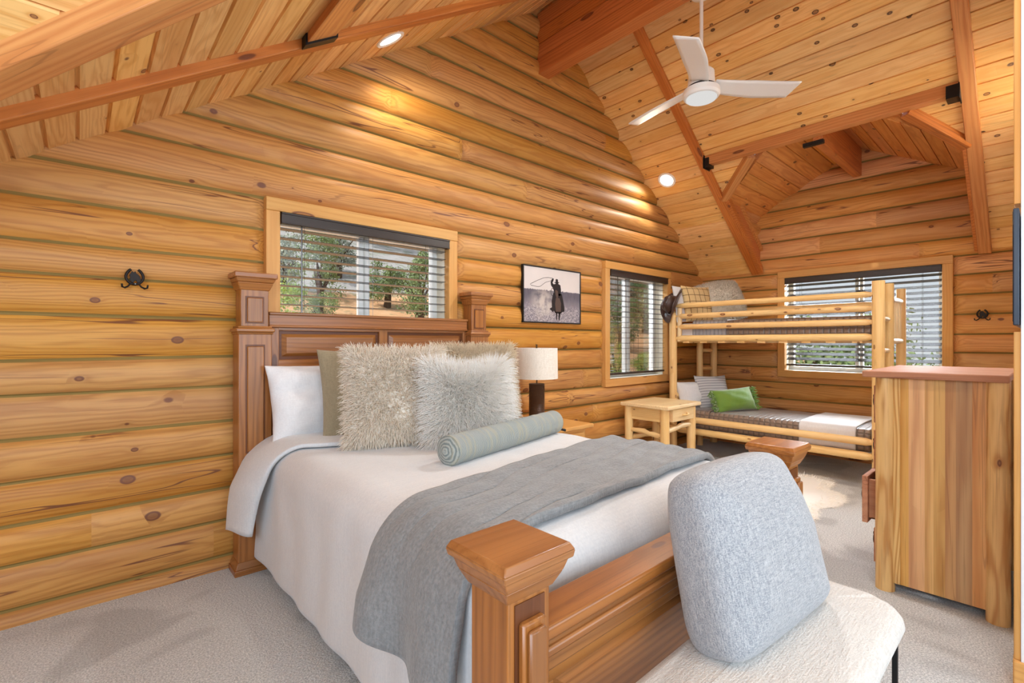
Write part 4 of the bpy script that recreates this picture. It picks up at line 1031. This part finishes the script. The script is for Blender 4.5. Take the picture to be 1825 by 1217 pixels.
for x in (5.49, 5.58, 5.67, 5.76, 5.85): pole((x, BYH, .42), (x, BYH, .69), .019, 'spindle', False)
for z in (1.24, 1.0): pole((6.07, BYH, z), (BXB, BYH - .02, z), .024, 'ladder_rung')
for z in (1.38, .30):
    for y in np.linspace(-.4, -2.1, 9):
        b = MB(); b.box(BXF, BXB, y - .04, y + .04, z - .01 - .03, z - .01); b.build('slat', M['pole'], bk)
# mattresses, quilts
for z0, z1, lab in ((1.375, 1.575, 'white mattress on the upper bunk'), (.295, .50, 'white mattress on the lower bunk')):
    o = rbox(5.45, 6.35, -2.19, -.29, z0, z1, 'bunk_mattress', M['sheet'], None, .04); tag(o, lab, 'mattress')
def quiltobj(name, label, cat, mat, z0, z1, y0, y1, x0=5.445, x1=6.355, bev=.05, parent=None):
    b = MB(); n = 40; prof = []
    for t in np.linspace(0, 1, 5): prof.append((x0, lerp(z0, z1 - bev, t)))
    for t in np.linspace(0, pi / 2, 7)[1:]: prof.append((x0 + bev * (1 - math.cos(t)), z1 - bev + bev * math.sin(t)))
    for t in np.linspace(0, 1, 14)[1:-1]: prof.append((lerp(x0 + bev, x1 - bev, t), z1 + .01 * math.sin(t * pi)))
    for t in np.linspace(0, pi / 2, 7): prof.append((x1 - bev + bev * math.sin(t), z1 - bev + bev * math.cos(t)))
    for t in np.linspace(0, 1, 5)[1:]: prof.append((x1, lerp(z1 - bev, z0, t)))
    def fn(u, v):
        i = v * (len(prof) - 1); k = int(min(len(prof) - 2, i)); f = i - k
        x = lerp(prof[k][0], prof[k + 1][0], f); z = lerp(prof[k][1], prof[k + 1][1], f); y = lerp(y0, y1, u)
        return Vector((x + .005 * nz(y * 6, z * 6), y, z + .005 * nz(x * 5, y * 5)))
    b.grid(n, len(prof), fn); o = b.build(name, mat, parent, smooth=80, solid=.012)
    if label: tag(o, label, cat)
    return o
uq = quiltobj('quilt', 'taupe quilted coverlet on the upper bunk', 'quilt', M['quilt'], 1.36, 1.60, -.83, -2.215)
quiltobj('fold', None, None, M['quilt_g'], 1.36, 1.607, -.46, -.86, 5.436, 6.36, parent=None).parent = uq
lq = quiltobj('quilt', 'taupe quilted coverlet on the lower bunk', 'quilt', M['quilt'], .33, .535, -.42, -2.205)
quiltobj('fold', None, None, M['quilt'], .34, .545, -.40, -.66, 5.438, 6.36, parent=None).parent = lq
quiltobj('throw_blanket', 'white fringed throw across the foot of the lower bunk', 'blanket', M['sheet'], .335, .552, -1.60, -2.08, 5.432, 6.36, .055)
GL = 'pillows on the bunk bed'
pillow('bunk_pillow', 'white pillow at the head of the lower bunk', (5.68, -.40, .535), (rad(-18), 0, rad(-18)), .52, .34, .16, M['sheet'], GL, wr=.02)
pillow('striped_pillow', 'grey pleated square pillow on the lower bunk', (5.84, -.56, .535), (rad(-20), 0, rad(-30)), .44, .42, .14, M['stripe'], GL, wr=.01)
gp, _ = pillow('lumbar_pillow', 'green velvet lumbar pillow with tufted edges on the lower bunk', (5.74, -.86, .54), (rad(-24), rad(-5), rad(-34)), .50, .28, .18, M['green'], GL, c=.08, wr=.02)
for s_ in (-1, 1):
    b = MB()
    for i in range(80):
        z = random.uniform(-.01, .27); x = s_ * random.uniform(.235, .265); a = Vector((x, random.uniform(-.03, .02), z))
        b.tube([a, a + Vector((s_ * random.uniform(.01, .05), random.uniform(-.04, .03), random.uniform(-.03, .02)))], [.008, .003], 5)
    b.build('fringe', M['green'], gp, local=True, smooth=60)['kind'] = 'stuff'
pillow('bunk_pillow', 'white pillow behind the plaid one on the upper bunk', (5.62, -.36, 1.585), (rad(-10), 0, rad(-14)), .52, .46, .13, M['sheet'], GL, wr=.01)
pillow('plaid_pillow', 'tan windowpane plaid pillow on the upper bunk behind the hat', (5.64, -.46, 1.59), (rad(-12), 0, rad(-18)), .46, .46, .13, M['plaid'], GL, wr=.01)
pg, fg = pillow('fur_pillow', 'big grey faux fur pillow on the upper bunk', (5.98, -.62, 1.62), (rad(-20), rad(-9), rad(-40)), .52, .50, .26, M['fur_grey'], GL, c=-.10, e=.5)
fur(pg, fg, 6000, .022, .0022, M['fur_grey'], curl=.3, droop=.2, part='fur', seg=2)
# hat
hat = thing('cowboy_hat', 'brown leather cowboy hat hung on the front post of the upper bunk', 'hat', (5.37, -.24, 1.80))
hat.rotation_euler = (Vector((-.77, .47, .38)).to_track_quat('Z', 'Y').to_matrix() @ Matrix.Rotation(rad(90), 3, 'Z')).to_euler()
b = MB(); n = 36; prof = [(.095, 0), (.096, .02), (.092, .06), (.085, .095), (.07, .112), (.04, .108), (.0005, .10)]
vs = []; fs = []
for r_, z_ in prof:
    for k in range(n):
        a = 2 * pi * k / n; vs.append((r_ * math.cos(a) * 1.15, r_ * math.sin(a) * .92, z_ - (.02 * math.cos(a) ** 2 if z_ < .07 and False else 0) - (.03 * math.exp(-(math.sin(a) * r_ / .025) ** 2) if z_ > .09 else 0)))
for i in range(len(prof) - 1):
    for k in range(n): fs.append((i * n + k, i * n + (k + 1) % n, (i + 1) * n + (k + 1) % n, (i + 1) * n + k))
b.add(vs, fs); b.build('crown', M['leather'], hat, local=True, smooth=60, solid=.004)
b = MB(); vs = []; fs = []; R_ = [.094, .12, .15, .175, .19]
for i, r_ in enumerate(R_):
    for k in range(n):
        a = 2 * pi * k / n; t = i / (len(R_) - 1); vs.append((r_ * math.cos(a) * 1.18, r_ * math.sin(a) * (.94 - .12 * t), .075 * t * t * math.sin(a) ** 2 - .035 * t * math.cos(a) ** 2))
for i in range(len(R_) - 1):
    for k in range(n): fs.append((i * n + k, i * n + (k + 1) % n, (i + 1) * n + (k + 1) % n, (i + 1) * n + k))
b.add(vs, fs); b.build('brim', M['leather'], hat, local=True, smooth=60, solid=.004)
b = MB(); b.lathe([(.0975, .004), (.099, .006), (.0985, .022), (.0965, .024)], 36); hb = b.build('hat_band', M['iron'], hat, local=True, smooth=40); hb.scale = (1.15, .92, 1)

# ================================================================== DRESSER
ds = thing('dresser', 'rustic cedar dresser with log corner posts, seen from its end', 'dresser', (3.72, -2.9, 0))
b = MB(); b.box(3.228, 4.20, -3.177, -2.605, 1.157, 1.192, 'y'); b.build('top', M['cedar_top'], ds, bevel=.006)
for i, (x, y) in enumerate(((3.292, -2.697), (3.292, -3.134), (4.14, -2.697), (4.14, -3.134))):
    b = MB(); b.tube([(x, y, 1.16 * k / 8) for k in range(9)], [.044 + .003 * nz(i * 5, k * .8) for k in range(9)], 18); b.build('post', M['dpost'], ds, smooth=60)
# end panels of glued boards, frame, back
ys = [-3.10, -3.045, -2.985, -2.945, -2.90, -2.865, -2.80, -2.765, -2.735]
for xx in (3.275, 4.14):
    b = MB()
    for k, (y0, y1) in enumerate(zip(ys[:-1], ys[1:])): b.box(xx, xx + .02, y0, y1, .05, 1.157, 'z', rn=(.8, .05, .15, .5, .75, .95, .6, .25)[k])
    b.build('end_panel', M['cedar'], ds)
b = MB(); b.box(3.27, 3.282, -2.765, -2.735, .05, 1.157, 'z', rn=.9); b.build('stile', M['dpost'], ds, bevel=.002)
b = MB(); b.box(3.30, 4.13, -3.15, -3.13, .05, 1.15, 'x'); b.build('back_panel', M['cedar'], ds)
b = MB(); b.box(3.30, 4.13, -2.70, -2.66, .05, .10, 'x'); b.box(3.30, 4.13, -2.70, -2.66, .60, .63, 'x'); b.box(3.30, 4.13, -2.70, -2.66, .86, .89, 'x'); b.box(3.30, 4.13, -2.70, -2.66, 1.11, 1.157, 'x'); b.build('face_frame', M['cedar'], ds)
for z0, z1, dy in ((.11, .30, 0.0), (.32, .585, .055), (.635, .855, 0), (.895, 1.105, 0)):
    b = MB(); b.box(3.345, 4.09, -2.662 + dy, -2.635 + dy, z0, z1, 'x'); b.box(3.37, 4.07, -3.05 + dy, -2.662 + dy, z0 + .02, z0 + .03); b.box(3.37, 3.385, -3.05 + dy, -2.662 + dy, z0 + .02, z1 - .02); b.box(4.055, 4.07, -3.05 + dy, -2.662 + dy, z0 + .02, z1 - .02); d_ = b.build('drawer', M['cedar_top'], ds, bevel=.003)
    for x in (3.44, 3.98):
        zc = (z0 + z1) / 2 + .03
        b = MB(); b.tube([(x + .028 * math.cos(t), -2.628 + dy + .006, zc - .02 + .028 * math.sin(t)) for t in np.linspace(0, 2 * pi, 18)], .004, 6); b.tube([(x, -2.635 + dy, zc + .008), (x, -2.615 + dy, zc + .008)], .008, 8); b.build('ring_pull', M['iron'], d_, smooth=50)

# ================================================================== BENCH AND CUSHION
bn = thing('bench', 'ivory boucle bench with thin black legs at the foot of the bed', 'bench', (1.45, -2.78, 0))
b = MB(); bx0, bx1, by0, by1 = .66, 2.10, -2.985, -2.56
def sup(a, p): return math.copysign(abs(math.cos(a)) ** p, math.cos(a)), math.copysign(abs(math.sin(a)) ** p, math.sin(a))
rows = [(.375, -.04), (.383, -.018), (.40, -.002), (.42, .004), (.44, .0), (.458, -.014), (.468, -.04), (.473, -.09), (.476, -.16)]
n = 64; vs = []; fs = []; rc = .13
for z, d in rows:
    for k in range(n):
        a = 2 * pi * (k + .5) / n; hx, hy = (bx1 - bx0) / 2 + d, (by1 - by0) / 2 + d; r_ = max(.02, rc + d)
        # rounded rectangle
        c_, s_ = math.cos(a), math.sin(a); ux = math.copysign(min(1, abs(c_) * 1.42), c_); 
        sx_, sy_ = (1 if c_ > 0 else -1), (1 if s_ > 0 else -1)
        q = a % (pi / 2); 
        quad = int((a % (2 * pi)) // (pi / 2)); t = (a % (pi / 2))
        ccx = (hx - r_) * (1, -1, -1, 1)[quad]; ccy = (hy - r_) * (1, 1, -1, -1)[quad]
        vs.append(((bx0 + bx1) / 2 + ccx + r_ * math.cos(a), (by0 + by1) / 2 + ccy + r_ * math.sin(a), z + (.004 * nz(a * 3, z * 9))))
for i in range(len(rows) - 1):
    for k in range(n): fs.append((i * n + k, i * n + (k + 1) % n, (i + 1) * n + (k + 1) % n, (i + 1) * n + k))
fs.append(tuple(range((len(rows) - 1) * n, len(rows) * n))); fs.append(tuple(range(n))[::-1])
b.add(vs, fs); b.build('seat', M['boucle'], bn, smooth=60)
for x in (.69, 2.085):
    for y in (-2.945, -2.62):
        b = MB(); b.box(x - .008, x + .008, y - .008, y + .008, 0, .42, 'z'); b.build('leg', M['black'], bn, bevel=.002)
    b = MB(); b.box(x - .008, x + .008, -2.945, -2.62, .30, .318); b.build('leg_brace', M['black'], bn)
cu = thing('cushion', 'large heathered light grey box cushion leaning on the footboard', 'cushion', (1.595, -2.715, .472), (rad(-14), 0, rad(-4)))
b = MB()
def spow(c_, e_): return math.copysign(abs(c_) ** e_, c_)
def cf(a, c):
    th = (a - .5) * pi; ph = c * 2 * pi                     # pole axis = thickness
    r_ = spow(math.cos(th), .30); t = spow(math.sin(th), .62)
    e_ = .22 if math.sin(ph) > 0 else .16; u = r_ * spow(math.cos(ph), e_); v = r_ * spow(math.sin(ph), e_)
    nar = 1 - .14 * sstep(-.3, 1, v)
    x = .315 * u * nar * (1 + .03 * (1 - v * v)) - .02 * sstep(0, 1, v)
    z = .25 + .25 * v * (1 + .06 * (1 - u * u))
    y = -t * (.125 - .03 * max(abs(u), abs(v)) ** 3 - .02 * sstep(.2, 1, v))
    return Vector((x, y + .012 * nz(u * 1.6, v * 1.6, 7), z + .006 * nz(u * 2.2, v * 2.2, 3)))
na, nc = 41, 96; vs = []; fs = []
for i in range(na):
    for k in range(nc): vs.append(cf(lerp(.004, .996, i / (na - 1)), k / nc))
for i in range(na - 1):
    for k in range(nc): fs.append((i * nc + k, i * nc + (k + 1) % nc, (i + 1) * nc + (k + 1) % nc, (i + 1) * nc + k))
fs.append(tuple(range((na - 1) * nc, na * nc))); fs.append(tuple(range(nc))[::-1])
b.add(vs, fs); b.build('cover', M['heather'], cu, local=True, smooth=180)

# ================================================================== SHEEPSKIN RUG
rug = thing('sheepskin_rug', 'ivory sheepskin rug with lobed edges on the carpet beside the bed', 'rug', (4.55, -1.55, 0))
def rugr(a):
    return 1 + .26 * (abs(math.sin(a * 4 + .5)) ** .7 - .6)
def rugp(u, a):
    rr = u * rugr(a); return Vector((1.02 * rr * math.cos(a) * .98, .56 * rr * math.sin(a), 0))
b = MB(); vs = []; fs = []; nr_, na = 8, 72
for i in range(nr_ + 1):
    for k in range(na):
        u = i / nr_; a = 2 * pi * k / na; p = rugp(u, a); p.z = .004 + .022 * max(0, 1 - u ** 6); vs.append(p)
for i in range(nr_):
    for k in range(na): fs.append((i * na + k, i * na + (k + 1) % na, (i + 1) * na + (k + 1) % na, (i + 1) * na + k))
b.add(vs, fs, rn=.9); b.build('hide', M['fur_rug'], rug, local=True, smooth=80)
V = []; F = []; R = []
for i in range(6000):
    u = math.sqrt(random.uniform(.6, 1)); a = random.uniform(0, 2 * pi); p = rugp(u, a); p.z = .02 * max(0, 1 - u ** 6)
    d = Vector((math.cos(a) * .7, math.sin(a) * .7 - .15, .45 * (1 - .75 * u ** 5))) + Vector((random.gauss(0, .3), random.gauss(0, .3), random.gauss(0, .15))); d.normalize()
    L = random.uniform(.035, .055); sd = Vector((random.gauss(0, 1), random.gauss(0, 1), 0)).normalized() * .005; base = len(V); q = p.copy()
    for k in range(4):
        w_ = sd * (1 - .28 * k); V.append(tuple(q - w_)); V.append(tuple(q + w_)); q = q + d * L / 3; d = (d + Vector((0, 0, -.35))).normalized(); q.z = max(q.z, .004)
    rn = random.random()
    for k in range(3): F.append((base + 2 * k, base + 2 * k + 1, base + 2 * k + 3, base + 2 * k + 2)); R.append(rn)
b = MB(); b.v = V; b.gc = V; b.f = F; b.rn = R; b.mi = [0] * len(F); o = b.build('fleece', M['fur_rug'], rug, local=True, smooth=180); o['kind'] = 'stuff'
